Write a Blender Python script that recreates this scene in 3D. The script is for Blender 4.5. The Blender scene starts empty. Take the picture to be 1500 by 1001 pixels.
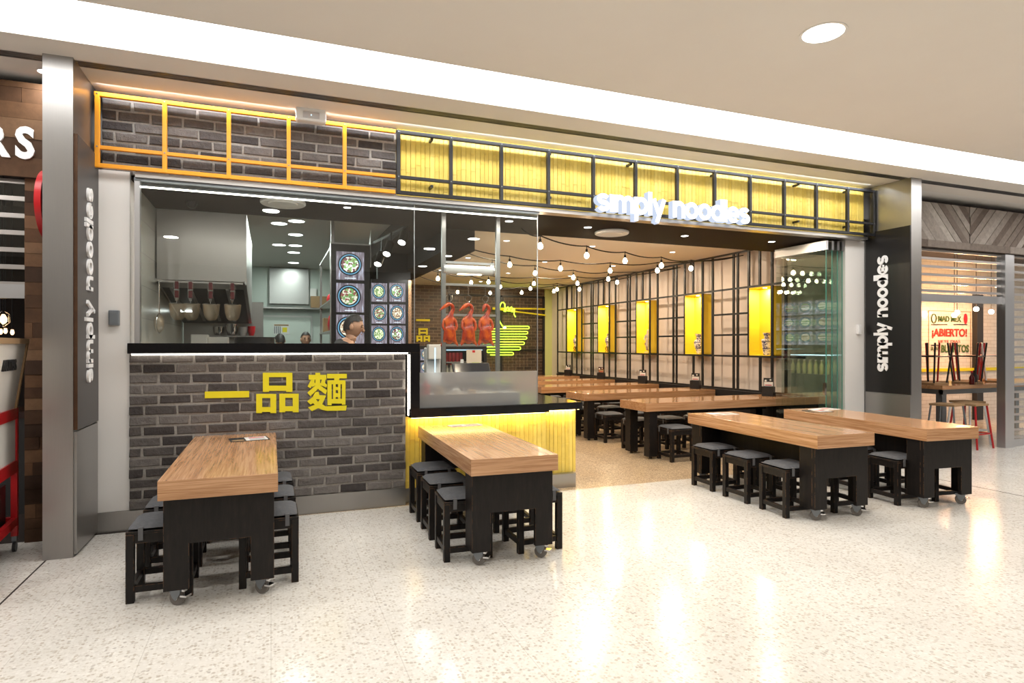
import bpy, bmesh, math, random
from mathutils import Vector, Matrix
random.seed(7)
PI = math.pi
C = bpy.context.scene.collection
R = math.radians

# ---------------------------------------------------------------- materials
def mat(name, col=(.5, .5, .5), rough=.5, metal=0., emit=None, es=1., spec=.5, coat=0., trans=0., ior=1.45, alpha=1.):
    m = bpy.data.materials.new(name); m.use_nodes = True
    b = m.node_tree.nodes['Principled BSDF']
    b.inputs['Base Color'].default_value = (*col, 1)
    b.inputs['Roughness'].default_value = rough
    b.inputs['Metallic'].default_value = metal
    b.inputs['Specular IOR Level'].default_value = spec
    b.inputs['Coat Weight'].default_value = coat
    b.inputs['Transmission Weight'].default_value = trans
    b.inputs['IOR'].default_value = ior
    b.inputs['Alpha'].default_value = alpha
    if emit:
        b.inputs['Emission Color'].default_value = (*emit, 1)
        b.inputs['Emission Strength'].default_value = es
    return m

class NT:
    def __init__(s, m): s.t = m.node_tree; s.b = s.t.nodes['Principled BSDF']
    def n(s, typ, **kw):
        x = s.t.nodes.new(typ)
        for k, v in kw.items():
            if k in x.inputs.keys(): x.inputs[k].default_value = v
            else: setattr(x, k, v)
        return x
    def l(s, a, b): s.t.links.new(a, b)
    def coord(s, scale=(1, 1, 1), rot=(0, 0, 0), kind='Object'):
        tc = s.n('ShaderNodeTexCoord'); mp = s.n('ShaderNodeMapping')
        mp.inputs['Scale'].default_value = scale; mp.inputs['Rotation'].default_value = rot
        s.l(tc.outputs[kind], mp.inputs[0]); return mp.outputs[0]
    def ramp(s, fac, stops, interp='LINEAR'):
        r = s.n('ShaderNodeValToRGB'); e = r.color_ramp; e.interpolation = interp
        while len(e.elements) < len(stops): e.elements.new(.5)
        for el, (p, c) in zip(e.elements, stops): el.position = p; el.color = (*c, 1) if len(c) == 3 else c
        s.l(fac, r.inputs[0]); return r.outputs[0]
    def noise(s, vec, scale, detail=3, rough=.5, dist=0):
        x = s.n('ShaderNodeTexNoise'); x.inputs['Scale'].default_value = scale; x.inputs['Detail'].default_value = detail
        x.inputs['Roughness'].default_value = rough; x.inputs['Distortion'].default_value = dist
        s.l(vec, x.inputs['Vector']); return x.outputs['Fac']
    def mix(s, f, a, b, mode='MIX'):
        x = s.n('ShaderNodeMix', data_type='RGBA', blend_type=mode)
        for sock, v in ((x.inputs[0], f), (x.inputs[6], a), (x.inputs[7], b)):
            if hasattr(v, 'links'): s.l(v, sock)
            elif isinstance(v, (int, float)): sock.default_value = v
            else: sock.default_value = (*v, 1)
        return x.outputs[2]
    def math(s, op, a, b=0.):
        x = s.n('ShaderNodeMath', operation=op)
        for sock, v in ((x.inputs[0], a), (x.inputs[1], b)):
            if hasattr(v, 'links'): s.l(v, sock)
            else: sock.default_value = v
        return x.outputs[0]
    def bump(s, h, strength=.3, dist=.01):
        x = s.n('ShaderNodeBump'); x.inputs['Strength'].default_value = strength; x.inputs['Distance'].default_value = dist
        s.l(h, x.inputs['Height']); s.l(x.outputs[0], s.b.inputs['Normal'])
    def base(s, c): s.l(c, s.b.inputs['Base Color'])
    def rough(s, c): s.l(c, s.b.inputs['Roughness'])

def m_noisy(name, c1, c2, rough=.5, scale=8, metal=0, stretch=(1, 1, 1), bump=0, coat=0, spec=.5):
    m = mat(name, c1, rough, metal, coat=coat, spec=spec); t = NT(m); v = t.coord(stretch)
    f = t.noise(v, scale, 4, .6)
    t.base(t.ramp(f, [(.3, c1), (.7, c2)]))
    if bump: t.bump(f, bump, .004)
    return m

def m_terrazzo():
    m = mat('terrazzo', (.7, .68, .62), .13); t = NT(m); v = t.coord()
    vo = t.n('ShaderNodeTexVoronoi', feature='F1'); vo.inputs['Scale'].default_value = 55; t.l(v, vo.inputs['Vector'])
    vo2 = t.n('ShaderNodeTexVoronoi', feature='F1'); vo2.inputs['Scale'].default_value = 140; t.l(v, vo2.inputs['Vector'])
    sep = t.n('ShaderNodeSeparateColor'); t.l(vo.outputs['Color'], sep.inputs[0])
    chip = t.ramp(sep.outputs[0], [(0, (.55, .50, .43)), (.12, (.62, .57, .49)), (.25, (.80, .77, .71)), (.7, (.87, .85, .80)), (.94, (.66, .62, .56)), (1, (.52, .49, .45))])
    edge = t.ramp(vo.outputs['Distance'], [(.40, (0, 0, 0)), (.62, (1, 1, 1))])
    c = t.mix(edge, chip, (.80, .775, .72))
    sep2 = t.n('ShaderNodeSeparateColor'); t.l(vo2.outputs['Color'], sep2.inputs[0])
    sp = t.ramp(sep2.outputs[1], [(0, (.62, .58, .52)), (.10, (1, 1, 1)), (1, (1, 1, 1))])
    c = t.mix(.6, c, sp, 'MULTIPLY')
    big = t.noise(v, 1.1, 2)
    c = t.mix(1., c, t.ramp(big, [(.3, (.84, .83, .82)), (.7, (.95, .945, .94))]), 'MULTIPLY')
    # thin joints between the terrazzo tiles
    sx = t.n('ShaderNodeSeparateXYZ'); t.l(v, sx.inputs[0])
    def joint(out, pitch, w):
        a = t.math('FRACT', t.math('DIVIDE', out, pitch)); a = t.math('ABSOLUTE', t.math('SUBTRACT', a, .5))
        return t.math('GREATER_THAN', a, .5 - w / pitch)
    j = t.math('MAXIMUM', joint(sx.outputs[0], .60, .0012), joint(sx.outputs[1], .60, .0008))
    c = t.mix(t.math('MULTIPLY', j, .45), c, (.30, .27, .22))
    t.base(c)
    t.rough(t.ramp(t.noise(v, 4, 3), [(.3, (.13, .13, .13)), (.7, (.22, .22, .22))]))
    return m

def m_aggregate():
    m = mat('sand_aggregate_floor', (.3, .2, .12), .32); t = NT(m); v = t.coord()
    vo = t.n('ShaderNodeTexVoronoi'); vo.inputs['Scale'].default_value = 95; t.l(v, vo.inputs['Vector'])
    sep = t.n('ShaderNodeSeparateColor'); t.l(vo.outputs['Color'], sep.inputs[0])
    c = t.ramp(sep.outputs[0], [(0, (.16, .10, .055)), (.4, (.38, .27, .16)), (.8, (.52, .40, .26)), (1, (.66, .55, .40))])
    t.base(c); return m

def m_wood(name, c1, c2, c3, axis='Y', rough=.28, scale=1., coat=.3):
    m = mat(name, c2, rough, coat=coat); t = NT(m)
    t.b.inputs['Coat Roughness'].default_value = .12
    st = {'Y': (15 * scale, .45 * scale, 14 * scale), 'X': (.45 * scale, 15 * scale, 20 * scale), 'Z': (14 * scale, 14 * scale, .9 * scale)}[axis]
    oi = t.n('ShaderNodeObjectInfo'); add = t.n('ShaderNodeVectorMath', operation='ADD')
    v = t.coord(st)
    if axis == 'Y':
        vx = t.coord((.5 * scale, 14 * scale, 22 * scale)); tn = t.n('ShaderNodeTexCoord'); sn = t.n('ShaderNodeSeparateXYZ'); t.l(tn.outputs['Normal'], sn.inputs[0])
        mv = t.n('ShaderNodeMix', data_type='VECTOR'); t.l(t.math('GREATER_THAN', t.math('ABSOLUTE', sn.outputs[1]), .5), mv.inputs[0]); t.l(v, mv.inputs[4]); t.l(vx, mv.inputs[5]); v = mv.outputs[1]
    sc = t.n('ShaderNodeVectorMath', operation='SCALE'); t.l(oi.outputs['Location'], sc.inputs[0]); sc.inputs['Scale'].default_value = 3.7
    t.l(v, add.inputs[0]); t.l(sc.outputs[0], add.inputs[1]); v2 = add.outputs[0]
    f = t.noise(v2, 1.3, 5, .6, .6)
    g = t.noise(v2, 6., 3, .6)
    a = t.ramp(f, [(.25, c1), (.5, c2), (.75, c3)])
    b = t.ramp(g, [(.38, (.66, .57, .48)), (.58, (1, 1, 1))])
    t.base(t.mix(.8, a, b, 'MULTIPLY'))
    return m

def m_random_island(name, stops, rough=.8, nscale=30, bump=.4, bdist=.004, spec=.3, tint=(.75, .75, .75)):
    m = mat(name, stops[0][1], rough, spec=spec); t = NT(m)
    g = t.n('ShaderNodeNewGeometry'); v = t.coord()
    c = t.ramp(g.outputs['Random Per Island'], stops)
    n = t.noise(v, nscale, 6, .65)
    t.base(t.mix(1., c, t.ramp(n, [(.3, tint), (.7, (1.1, 1.1, 1.1))]), 'MULTIPLY'))
    t.bump(n, bump, bdist); return m

def m_glass(name, tint=(.97, .99, .98), refl=.06, rough=0.0):
    m = bpy.data.materials.new(name); m.use_nodes = True; t = m.node_tree; t.nodes.clear()
    o = t.nodes.new('ShaderNodeOutputMaterial'); mx = t.nodes.new('ShaderNodeMixShader')
    tr = t.nodes.new('ShaderNodeBsdfTransparent'); tr.inputs[0].default_value = (*tint, 1)
    gl = t.nodes.new('ShaderNodeBsdfGlossy'); gl.inputs['Roughness'].default_value = rough
    fr = t.nodes.new('ShaderNodeLayerWeight'); fr.inputs['Blend'].default_value = .5
    pw = t.nodes.new('ShaderNodeMath'); pw.operation = 'POWER'; pw.inputs[1].default_value = 5
    mp = t.nodes.new('ShaderNodeMath'); mp.operation = 'MULTIPLY_ADD'; mp.inputs[1].default_value = .85; mp.inputs[2].default_value = refl
    t.links.new(fr.outputs['Facing'], pw.inputs[0]); t.links.new(pw.outputs[0], mp.inputs[0]); t.links.new(mp.outputs[0], mx.inputs[0])
    t.links.new(tr.outputs[0], mx.inputs[1]); t.links.new(gl.outputs[0], mx.inputs[2]); t.links.new(mx.outputs[0], o.inputs[0])
    return m

def m_brushed(name, col=(.40, .39, .38), rough=.34, axis='Z'):
    m = mat(name, col, rough, 1.); t = NT(m)
    st = {'Z': (260, 260, 1.5), 'X': (1, 60, 60), 'H': (3, 3, 220)}[axis]
    f = t.noise(t.coord(st), 3, 4, .6)
    t.base(t.ramp(f, [(.3, tuple(c * .93 for c in col)), (.7, col)]))
    t.rough(t.ramp(f, [(.3, (rough * .95,) * 3), (.7, (rough * 1.08,) * 3)])); return m

def emat(name, col, s): return mat(name, (0, 0, 0) if s > 3 else col, .5, emit=col, es=s)

M = dict(
    terrazzo=m_terrazzo(), agg=m_aggregate(),
    ceiling=m_noisy('ceiling_plaster', (.78, .74, .69), (.80, .765, .715), .85, 1.5),
    white=mat('white_paint', (.80, .78, .75), .45), warmwall=mat('warm_white_wall', (.66, .58, .52), .32),
    brick=m_random_island('charcoal_brick', [(0, (.050, .043, .042)), (.22, (.085, .074, .070)), (.6, (.135, .120, .112)), (1, (.19, .172, .16))], .75, 22, 1., .014),
    mortar=m_noisy('grey_mortar', (.27, .25, .225), (.37, .345, .315), .95, 60, bump=.4),
    bambooy=m_random_island('yellow_bamboo', [(0, (.76, .55, .09)), (.5, (.81, .60, .12)), (1, (.85, .65, .15))], .38, 9, .15, .003, .5, (.92, .92, .92)),
    bamboog=mat('bamboo_gap', (.45, .30, .03), .7),
    orange=mat('orange_enamel', (.95, .38, .02), .35), black=mat('black_powdercoat', (.012, .012, .013), .35),
    stone=mat('polished_black_stone', (.006, .006, .007), .12), blackpanel=mat('black_satin_panel', (.012, .011, .011), .28),
    blackwood=None, cushion=m_noisy('grey_felt', (.075, .078, .085), (.105, .108, .115), .9, 40, bump=.3),
    strap=mat('grey_webbing', (.12, .12, .125), .85),
    steel=m_brushed('brushed_steel'), steelx=m_brushed('brushed_steel_sheet', (.50, .48, .46), .36, 'H'),
    chrome=mat('chrome', (.75, .75, .76), .12, 1.), alu=mat('aluminium', (.62, .62, .63), .35, 1.),
    rubber=mat('grey_rubber', (.15, .135, .12), .6), castgrey=mat('cast_metal', (.22, .24, .26), .4, .8),
    oak=m_wood('oak_veneer', (.38, .19, .085), (.53, .295, .15), (.64, .38, .215), rough=.22),
    oakx=m_wood('oak_veneer_cross', (.38, .19, .085), (.53, .295, .15), (.62, .37, .21), 'X', rough=.14),
    reclaim=m_random_island('reclaimed_boards', [(0, (.035, .017, .009)), (.4, (.075, .036, .017)), (.75, (.12, .06, .028)), (1, (.17, .095, .05))], .7, 14, .5, .004),
    weather=m_random_island('weathered_boards', [(0, (.10, .075, .06)), (.4, (.19, .155, .13)), (.75, (.27, .235, .205)), (1, (.36, .32, .28))], .85, 16, .6, .004),
    darkceil=mat('charcoal_ceiling', (.020, .015, .013), .75, spec=.12), darkwall=mat('charcoal_wall', (.03, .028, .028), .5),
    glass=m_glass('clear_glass', (.965, .985, .975), .05), green=m_glass('green_glass', (.925, .97, .955), .14),
    gedge=mat('glass_edge', (.05, .22, .17), .2),
    frost=mat('frosted_film_glass', (.92, .93, .93), .38, trans=.80, ior=1.12),
    plastic=mat('black_plastic', (.02, .02, .022), .4), whitep=mat('white_plastic', (.8, .8, .79), .4),
    red=mat('red_enamel', (.42, .012, .015), .3), redp=mat('red_plastic', (.6, .02, .03), .4),
    signwhite=mat('white_letter', (.85, .85, .85), .4), 
    led=emat('led_white', (1., .93, .82), 9), ledy=emat('led_warm', (1., .78, .30), 9), bulb=emat('bulb_glow', (1., .80, .52), 34),
    lamp=emat('lamp_diffuser', (1., .97, .92), 9), klamp=emat('kitchen_lamp_diffuser', (.93, 1., .96), 8),
    cove=emat('cove_light', (1., .985, .96), 7.8), signlit=mat('lit_letter', (0, 0, 0), .5, emit=(1., 1., 1.), es=2.2), signside=mat('lit_letter_return', (0, 0, 0), .5, emit=(.66, .76, .95), es=.95),
    neon=emat('neon_yellow_green', (.62, 1., .05), 3.2), neonw=emat('neon_core', (.95, 1., .55), 4),
    yellow=mat('yellow_paint', (.78, .66, .012), .55), yellowbox=mat('yellow_lacquer', (.92, .66, .04), .5),
    duck=None, skin=mat('skin', (.50, .27, .17), .5), hair=m_noisy('black_hair', (.012, .010, .009), (.03, .025, .022), .55, 40, bump=.4),
    cloth=m_noisy('black_cotton', (.022, .018, .018), (.032, .027, .026), .9, 30), apron=mat('black_apron', (.01, .01, .01), .8),
    trouser=mat('dark_trousers', (.02, .02, .025), .9), eye=mat('eye', (.02, .012, .01), .2), lips=mat('lips', (.36, .13, .10), .5),
    paperw=mat('paper', (.72, .70, .66), .7), paperk=mat('printed_black', (.02, .02, .02), .5), paperr=mat('printed_red', (.5, .02, .03), .5),
    dwood=mat('dark_carved_wood', (.035, .012, .010), .35), kwall=mat('kitchen_panel', (.60, .66, .60), .4), kceil=mat('kitchen_ceiling', (.62, .62, .58), .8),
    tile=None, handle=mat('brown_handle', (.10, .018, .02), .35), mesh=None,
    cardboard=mat('cardboard', (.32, .20, .10), .8), bluelit=emat('lit_blue', (.55, .8, 1.), 1.3),
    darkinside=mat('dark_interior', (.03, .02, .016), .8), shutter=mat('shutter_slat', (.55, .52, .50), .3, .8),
    redwine=mat('sauce_bottle', (.09, .008, .008), .2), cream=mat('cream_panel', (.70, .66, .60), .5),
    greenp=mat('green_paint', (.06, .12, .03), .7), redpaint=mat('red_paint', (.38, .03, .02), .7), gold=mat('gilt_strip', (.8, .5, .3), .25, 1.),
    egreen=mat('pale_green_wall', (.55, .60, .24), .6), statue=m_noisy('stone_figure', (.32, .27, .22), (.46, .40, .34), .8, 20, bump=.3),
    oppwall=m_noisy('opposite_shopfronts', (.16, .13, .11), (.34, .31, .28), .7, .8), ktile=mat('kitchen_floor', (.42, .42, .40), .5),
    dceil=mat('cream_ceiling', (.80, .74, .67), .8),
    screen=mat('screen_glass', (.03, .03, .035), .15), copperg=mat('cable_rubber', (.01, .01, .01), .6),
)
def _bw():
    m = mat('distressed_black_timber', (.012, .010, .009), .42, spec=.3); t = NT(m)
    n = t.noise(t.coord((14, 14, 2)), 3, 5, .7)
    be = t.n('ShaderNodeBevel', samples=2); be.inputs['Radius'].default_value = .004
    g = t.n('ShaderNodeNewGeometry'); dp = t.n('ShaderNodeVectorMath', operation='DOT_PRODUCT')
    t.l(be.outputs[0], dp.inputs[0]); t.l(g.outputs['True Normal'], dp.inputs[1])
    e = t.math('LESS_THAN', dp.outputs['Value'], .93)
    w = t.math('MULTIPLY', e, t.math('GREATER_THAN', t.noise(t.coord(), 14, 3), .50))
    base = t.ramp(n, [(.35, (.0075, .0065, .006)), (.62, (.014, .011, .010)), (.85, (.035, .02, .013))])
    t.base(t.mix(w, base, (.17, .085, .04))); return m
M['blackwood'] = _bw()
def _duck():
    m = mat('roast_skin', (.45, .09, .02), .22, coat=.6); t = NT(m); v = t.coord()
    n = t.noise(v, 9, 5, .6, .5)
    t.base(t.ramp(n, [(.30, (.16, .012, .006)), (.42, (.50, .045, .01)), (.58, (.78, .13, .015)), (.78, (.90, .30, .06))]))
    t.bump(n, .3, .01); return m
M['duck'] = _duck()
def _mesh():
    m = mat('wire_gauze', (.55, .45, .33), .4, .9); t = NT(m)
    v = t.coord((1, 1, 1)); sx = t.n('ShaderNodeSeparateXYZ'); t.l(v, sx.inputs[0])
    a = t.math('FRACT', t.math('MULTIPLY', sx.outputs[2], 150)); 
    ang = t.math('FRACT', t.math('MULTIPLY', t.math('ARCTAN2', sx.outputs[0], sx.outputs[1]), 9))
    k = t.math('MAXIMUM', t.math('GREATER_THAN', a, .62), t.math('GREATER_THAN', ang, .62))
    t.l(t.math('MULTIPLY', k, .5), t.b.inputs['Alpha']); return m
M['mesh'] = _mesh()
def _tile(name, col, gc, sx=.1, sz=.1, br=False, off=0.):
    m = mat(name, col, .25); t = NT(m)
    b = t.n('ShaderNodeTexBrick'); v = t.coord((1, 1, 1), (R(90), 0, 0)) 
    b.offset = .5 if br else 0.
    b.inputs['Scale'].default_value = 1; b.inputs['Brick Width'].default_value = sx; b.inputs['Row Height'].default_value = sz
    b.inputs['Mortar Size'].default_value = .004; b.inputs['Color1'].default_value = (*col, 1)
    b.inputs['Color2'].default_value = (*[c * .9 for c in col], 1); b.inputs['Mortar'].default_value = (*gc, 1)
    t.l(v, b.inputs['Vector']); t.base(b.outputs[0]); t.bump(b.outputs['Fac'], -.3, .003); return m
M['tile'] = _tile('kitchen_tiles', (.55, .55, .50), (.4, .4, .38), .3, .3)
M['wtile'] = _tile('white_brick_tiles', (.78, .72, .64), (.55, .48, .40), .22, .075, True)
M['backbrick'] = None
def _bb():
    m = mat('dark_glazed_brick', (.09, .055, .035), .35); t = NT(m)
    b = t.n('ShaderNodeTexBrick'); v = t.coord((1, 1, 1), (R(90), 0, 0))
    b.inputs['Scale'].default_value = 1; b.inputs['Brick Width'].default_value = .24; b.inputs['Row Height'].default_value = .085
    b.inputs['Mortar Size'].default_value = .008; b.inputs['Bias'].default_value = -.1
    b.inputs['Color1'].default_value = (.115, .068, .042, 1); b.inputs['Color2'].default_value = (.035, .022, .016, 1); b.inputs['Mortar'].default_value = (.20, .15, .10, 1)
    t.l(v, b.inputs['Vector']); t.base(b.outputs[0]); return m
M['backbrick'] = _bb()
def _vase():
    m = mat('painted_porcelain', (.75, .73, .70), .12); t = NT(m); v = t.coord()
    n = t.noise(v, 22, 4, .6, 1.)
    sx = t.n('ShaderNodeSeparateXYZ'); t.l(v, sx.inputs[0])
    band = t.math('GREATER_THAN', t.math('FRACT', t.math('MULTIPLY', sx.outputs[2], 9)), .86)
    c = t.ramp(n, [(.40, (.72, .70, .66)), (.50, (.70, .66, .58)), (.54, (.10, .10, .22)), (.60, (.04, .04, .10)), (.66, (.65, .6, .5)), (.75, (.45, .20, .12))])
    t.base(t.mix(band, c, (.06, .06, .14))); return m
M['vase'] = _vase()
def _photo(i, side=False):
    """a backlit food photograph: timber background, dark bowl, food, caption"""
    m = mat('food_photo_%d' % i, (.02, .02, .02), .25); t = NT(m)
    rr = random.Random(i * 13 + 5)
    tc = t.n('ShaderNodeTexCoord'); sx = t.n('ShaderNodeSeparateXYZ'); t.l(tc.outputs['Generated'], sx.inputs[0])
    x, z = sx.outputs[1 if side else 0], sx.outputs[2]
    mp = t.n('ShaderNodeMapping'); mp.inputs['Scale'].default_value = (7, 1, .8); mp.inputs['Location'].default_value = (i * 3.1, 0, i); t.l(tc.outputs['Generated'], mp.inputs[0])
    bg = t.ramp(t.noise(mp.outputs[0], 2, 4, .6), [(.3, (.05, .04, .06)), (.55, (.20, .17, .20)), (.75, (.55, .62, .80))])
    cx, cz = .48 + rr.uniform(-.04, .04), .55
    dx = t.math('SUBTRACT', x, cx); dz = t.math('SUBTRACT', z, cz)
    d = t.math('SQRT', t.math('ADD', t.math('MULTIPLY', dx, dx), t.math('MULTIPLY', t.math('MULTIPLY', dz, dz), 1.15)))
    mp2 = t.n('ShaderNodeMapping'); mp2.inputs['Scale'].default_value = (15, 1, 17); mp2.inputs['Location'].default_value = (i * 1.7, 0, i * 2.3); t.l(tc.outputs['Generated'], mp2.inputs[0])
    pal = [[(.16, .05, .06), (.75, .78, .72), (.2, .38, .12)], [(.22, .07, .06), (.62, .58, .48), (.14, .28, .09)], [(.5, .40, .26), (.78, .72, .6), (.22, .11, .06)], [(.42, .52, .25), (.72, .76, .55), (.14, .24, .08)]][i % 4]
    vo = t.n('ShaderNodeTexVoronoi'); vo.inputs['Scale'].default_value = 1.; t.l(mp2.outputs[0], vo.inputs['Vector'])
    sp = t.n('ShaderNodeSeparateColor'); t.l(vo.outputs['Color'], sp.inputs[0])
    food = t.ramp(sp.outputs[0], [(0, pal[0]), (.33, pal[0]), (.34, pal[1]), (.68, pal[1]), (.7, pal[2]), (1, pal[2])])
    ring = t.ramp(d, [(0, (0, 0, 0)), (.335, (.0, .0, .0)), (.345, (.03, .10, .18)), (.375, (.16, .42, .62)), (.385, (.01, .012, .02)), (.43, (.01, .01, .015))])
    c = t.mix(t.math('LESS_THAN', d, .43), bg, ring)
    c = t.mix(t.math('LESS_THAN', d, .30), c, food)
    cap = t.math('MULTIPLY', t.math('LESS_THAN', t.math('ABSOLUTE', t.math('SUBTRACT', z, .06)), .015), t.math('LESS_THAN', t.math('ABSOLUTE', t.math('SUBTRACT', x, .5)), .2))
    cap = t.math('MULTIPLY', cap, t.math('GREATER_THAN', t.math('FRACT', t.math('MULTIPLY', x, 24)), .3))
    c = t.mix(cap, c, (.8, .9, 1.))
    t.l(c, t.b.inputs['Emission Color']); t.b.inputs['Emission Strength'].default_value = 1.7
    return m

# ---------------------------------------------------------------- mesh builder
class MB:
    def __init__(s): s.b = bmesh.new()
    def box(s, x0, x1, y0, y1, z0, z1):
        v = [s.b.verts.new(p) for p in ((x0, y0, z0), (x1, y0, z0), (x1, y1, z0), (x0, y1, z0), (x0, y0, z1), (x1, y0, z1), (x1, y1, z1), (x0, y1, z1))]
        for f in ((3, 2, 1, 0), (4, 5, 6, 7), (0, 1, 5, 4), (1, 2, 6, 5), (2, 3, 7, 6), (3, 0, 4, 7)): s.b.faces.new([v[i] for i in f])
        return s
    def prism(s, pts, y0, y1, plane='XZ'):
        """polygon (a,b) list extruded along the third axis"""
        def P(a, b, t): return {'XZ': (a, t, b), 'YZ': (t, a, b), 'XY': (a, b, t)}[plane]
        A = [s.b.verts.new(P(a, b, y0)) for a, b in pts]; B = [s.b.verts.new(P(a, b, y1)) for a, b in pts]
        n = len(pts)
        s.b.faces.new(A); s.b.faces.new(B[::-1])
        for i in range(n): s.b.faces.new((A[i], B[i], B[(i + 1) % n], A[(i + 1) % n]))
        return s
    def cyl(s, p, q, r, r2=None, n=12, caps=True):
        p, q = Vector(p), Vector(q); d = (q - p).normalized(); r2 = r if r2 is None else r2
        u = d.orthogonal().normalized(); w = d.cross(u)
        A = [s.b.verts.new(p + (u * math.cos(2 * PI * i / n) + w * math.sin(2 * PI * i / n)) * r) for i in range(n)]
        B = [s.b.verts.new(q + (u * math.cos(2 * PI * i / n) + w * math.sin(2 * PI * i / n)) * r2) for i in range(n)]
        for i in range(n): s.b.faces.new((A[i], A[(i + 1) % n], B[(i + 1) % n], B[i]))
        if caps: s.b.faces.new(A[::-1]); s.b.faces.new(B)
        return s
    def tube(s, pts, r, n=8, closed=False):
        pts = [Vector(p) for p in pts]; m = len(pts); rings = []
        u = None
        for i, p in enumerate(pts):
            a = pts[(i - 1) % m] if (closed or i > 0) else p; b = pts[(i + 1) % m] if (closed or i < m - 1) else p
            d = (b - a).normalized()
            if u is None: u = d.orthogonal().normalized()
            u = (u - d * u.dot(d)).normalized(); w = d.cross(u)
            rings.append([s.b.verts.new(p + (u * math.cos(2 * PI * k / n) + w * math.sin(2 * PI * k / n)) * r) for k in range(n)])
        for i in range(m if closed else m - 1):
            A, B = rings[i], rings[(i + 1) % m]
            for k in range(n): s.b.faces.new((A[k], A[(k + 1) % n], B[(k + 1) % n], B[k]))
        if not closed: s.b.faces.new(rings[0][::-1]); s.b.faces.new(rings[-1])
        return s
    def lathe(s, prof, c=(0, 0, 0), n=24, caps=True):
        rings = []
        for r, z in prof: rings.append([s.b.verts.new((c[0] + r * math.cos(2 * PI * k / n), c[1] + r * math.sin(2 * PI * k / n), c[2] + z)) for k in range(n)])
        for A, B in zip(rings, rings[1:]):
            for k in range(n): s.b.faces.new((A[k], A[(k + 1) % n], B[(k + 1) % n], B[k]))
        if caps: s.b.faces.new(rings[0][::-1]); s.b.faces.new(rings[-1])
        return s
    def ball(s, c, r, sc=(1, 1, 1), seg=16, rot=None):
        mtx = Matrix.Translation(c) @ (rot.to_4x4() if rot else Matrix()) @ Matrix.Diagonal((r * sc[0], r * sc[1], r * sc[2], 1))
        bmesh.ops.create_uvsphere(s.b, u_segments=seg, v_segments=seg // 2 + 2, radius=1, matrix=mtx); return s
    def build(s, name, m, parent=None, smooth=False, bevel=0, seg=2, label=None):
        bmesh.ops.recalc_face_normals(s.b, faces=s.b.faces[:])
        me = bpy.data.meshes.new(name); s.b.to_mesh(me); s.b.free()
        if smooth:
            me.polygons.foreach_set('use_smooth', [True] * len(me.polygons))
            try: me.set_sharp_from_angle(angle=R(40))
            except Exception: pass
        o = bpy.data.objects.new(name, me); C.objects.link(o)
        me.materials.append(M[m] if isinstance(m, str) else m)
        if parent: o.parent = parent
        if bevel:
            b = o.modifiers.new('bevel', 'BEVEL'); b.width = bevel; b.segments = seg; b.limit_method = 'ANGLE'
        if label: o['label'] = label
        return o

def box(name, m, x0, x1, y0, y1, z0, z1, parent=None, bevel=0, label=None):
    return MB().box(min(x0, x1), max(x0, x1), min(y0, y1), max(y0, y1), z0, z1).build(name, m, parent, bevel=bevel, label=label)
def thing(name, label, cat, loc=(0, 0, 0), rz=0, group=None):
    o = bpy.data.objects.new(name, None); C.objects.link(o); o.empty_display_size = .1
    o.location = loc; o.rotation_euler = (0, 0, rz); return tag(o, label, cat, group)
def tag(o, label, cat, group=None):
    o['label'] = label; o['category'] = cat
    if group: o['group'] = group
    return o
def struct(o, label=None):
    o['kind'] = 'structure'
    if label: o['label'] = label
    return o
def copy_tree(o, parent=None):
    c = o.copy(); C.objects.link(c)
    if parent: c.parent = parent
    for ch in list(o.children): copy_tree(ch, c)
    return c
def dup(o, loc, rz=0, label=None, group=None):
    c = copy_tree(o); c.location = loc; c.rotation_euler = (0, 0, rz)
    if label: c['label'] = label
    if group: c['group'] = group
    return c
def sstruct(name, m, x0, x1, y0, y1, z0, z1, label=None, parent=None):
    return struct(box(name, m, x0, x1, y0, y1, z0, z1, parent), label)

def skin_obj(name, verts, edges, m, parent=None, sub=2, root=0, label=None):
    me = bpy.data.meshes.new(name); me.from_pydata([v[:3] for v in verts], edges, [])
    o = bpy.data.objects.new(name, me); C.objects.link(o); me.materials.append(M[m])
    o.modifiers.new('skin', 'SKIN').use_smooth_shade = True
    if not me.skin_vertices: 
        me.attributes  # ensure data
    for i, v in enumerate(verts):
        r = v[3]; r = r if isinstance(r, tuple) else (r, r)
        me.skin_vertices[0].data[i].radius = r
        me.skin_vertices[0].data[i].use_root = (i == root)
    s = o.modifiers.new('sub', 'SUBSURF'); s.levels = sub; s.render_levels = sub
    # bake so that nothing depends on modifiers
    dg = bpy.context.evaluated_depsgraph_get(); nm = bpy.data.meshes.new_from_object(o.evaluated_get(dg))
    o.modifiers.clear(); o.data = nm
    nm.polygons.foreach_set('use_smooth', [True] * len(nm.polygons))
    if parent: o.parent = parent
    if label: o['label'] = label
    return o

def text(name, s, m, size, loc, parent=None, rot=(R(90), 0, 0), extrude=.002, offset=0., align='LEFT', sx=1., space=1.):
    cu = bpy.data.curves.new(name, 'FONT'); cu.body = s; cu.size = size; cu.extrude = extrude; cu.offset = offset
    cu.align_x = align; cu.space_character = space; cu.resolution_u = 3
    o = bpy.data.objects.new(name, cu); C.objects.link(o)
    dg = bpy.context.evaluated_depsgraph_get(); me = bpy.data.meshes.new_from_object(o.evaluated_get(dg))
    bpy.data.objects.remove(o)
    me.name = name; me.materials.clear(); me.materials.append(M[m])
    for v in me.vertices: v.co.x *= sx
    me.transform(Matrix.Translation(loc) @ __import__('mathutils').Euler(rot).to_matrix().to_4x4())
    o = bpy.data.objects.new(name, me); C.objects.link(o)
    if parent: o.parent = parent
    return o

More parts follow.
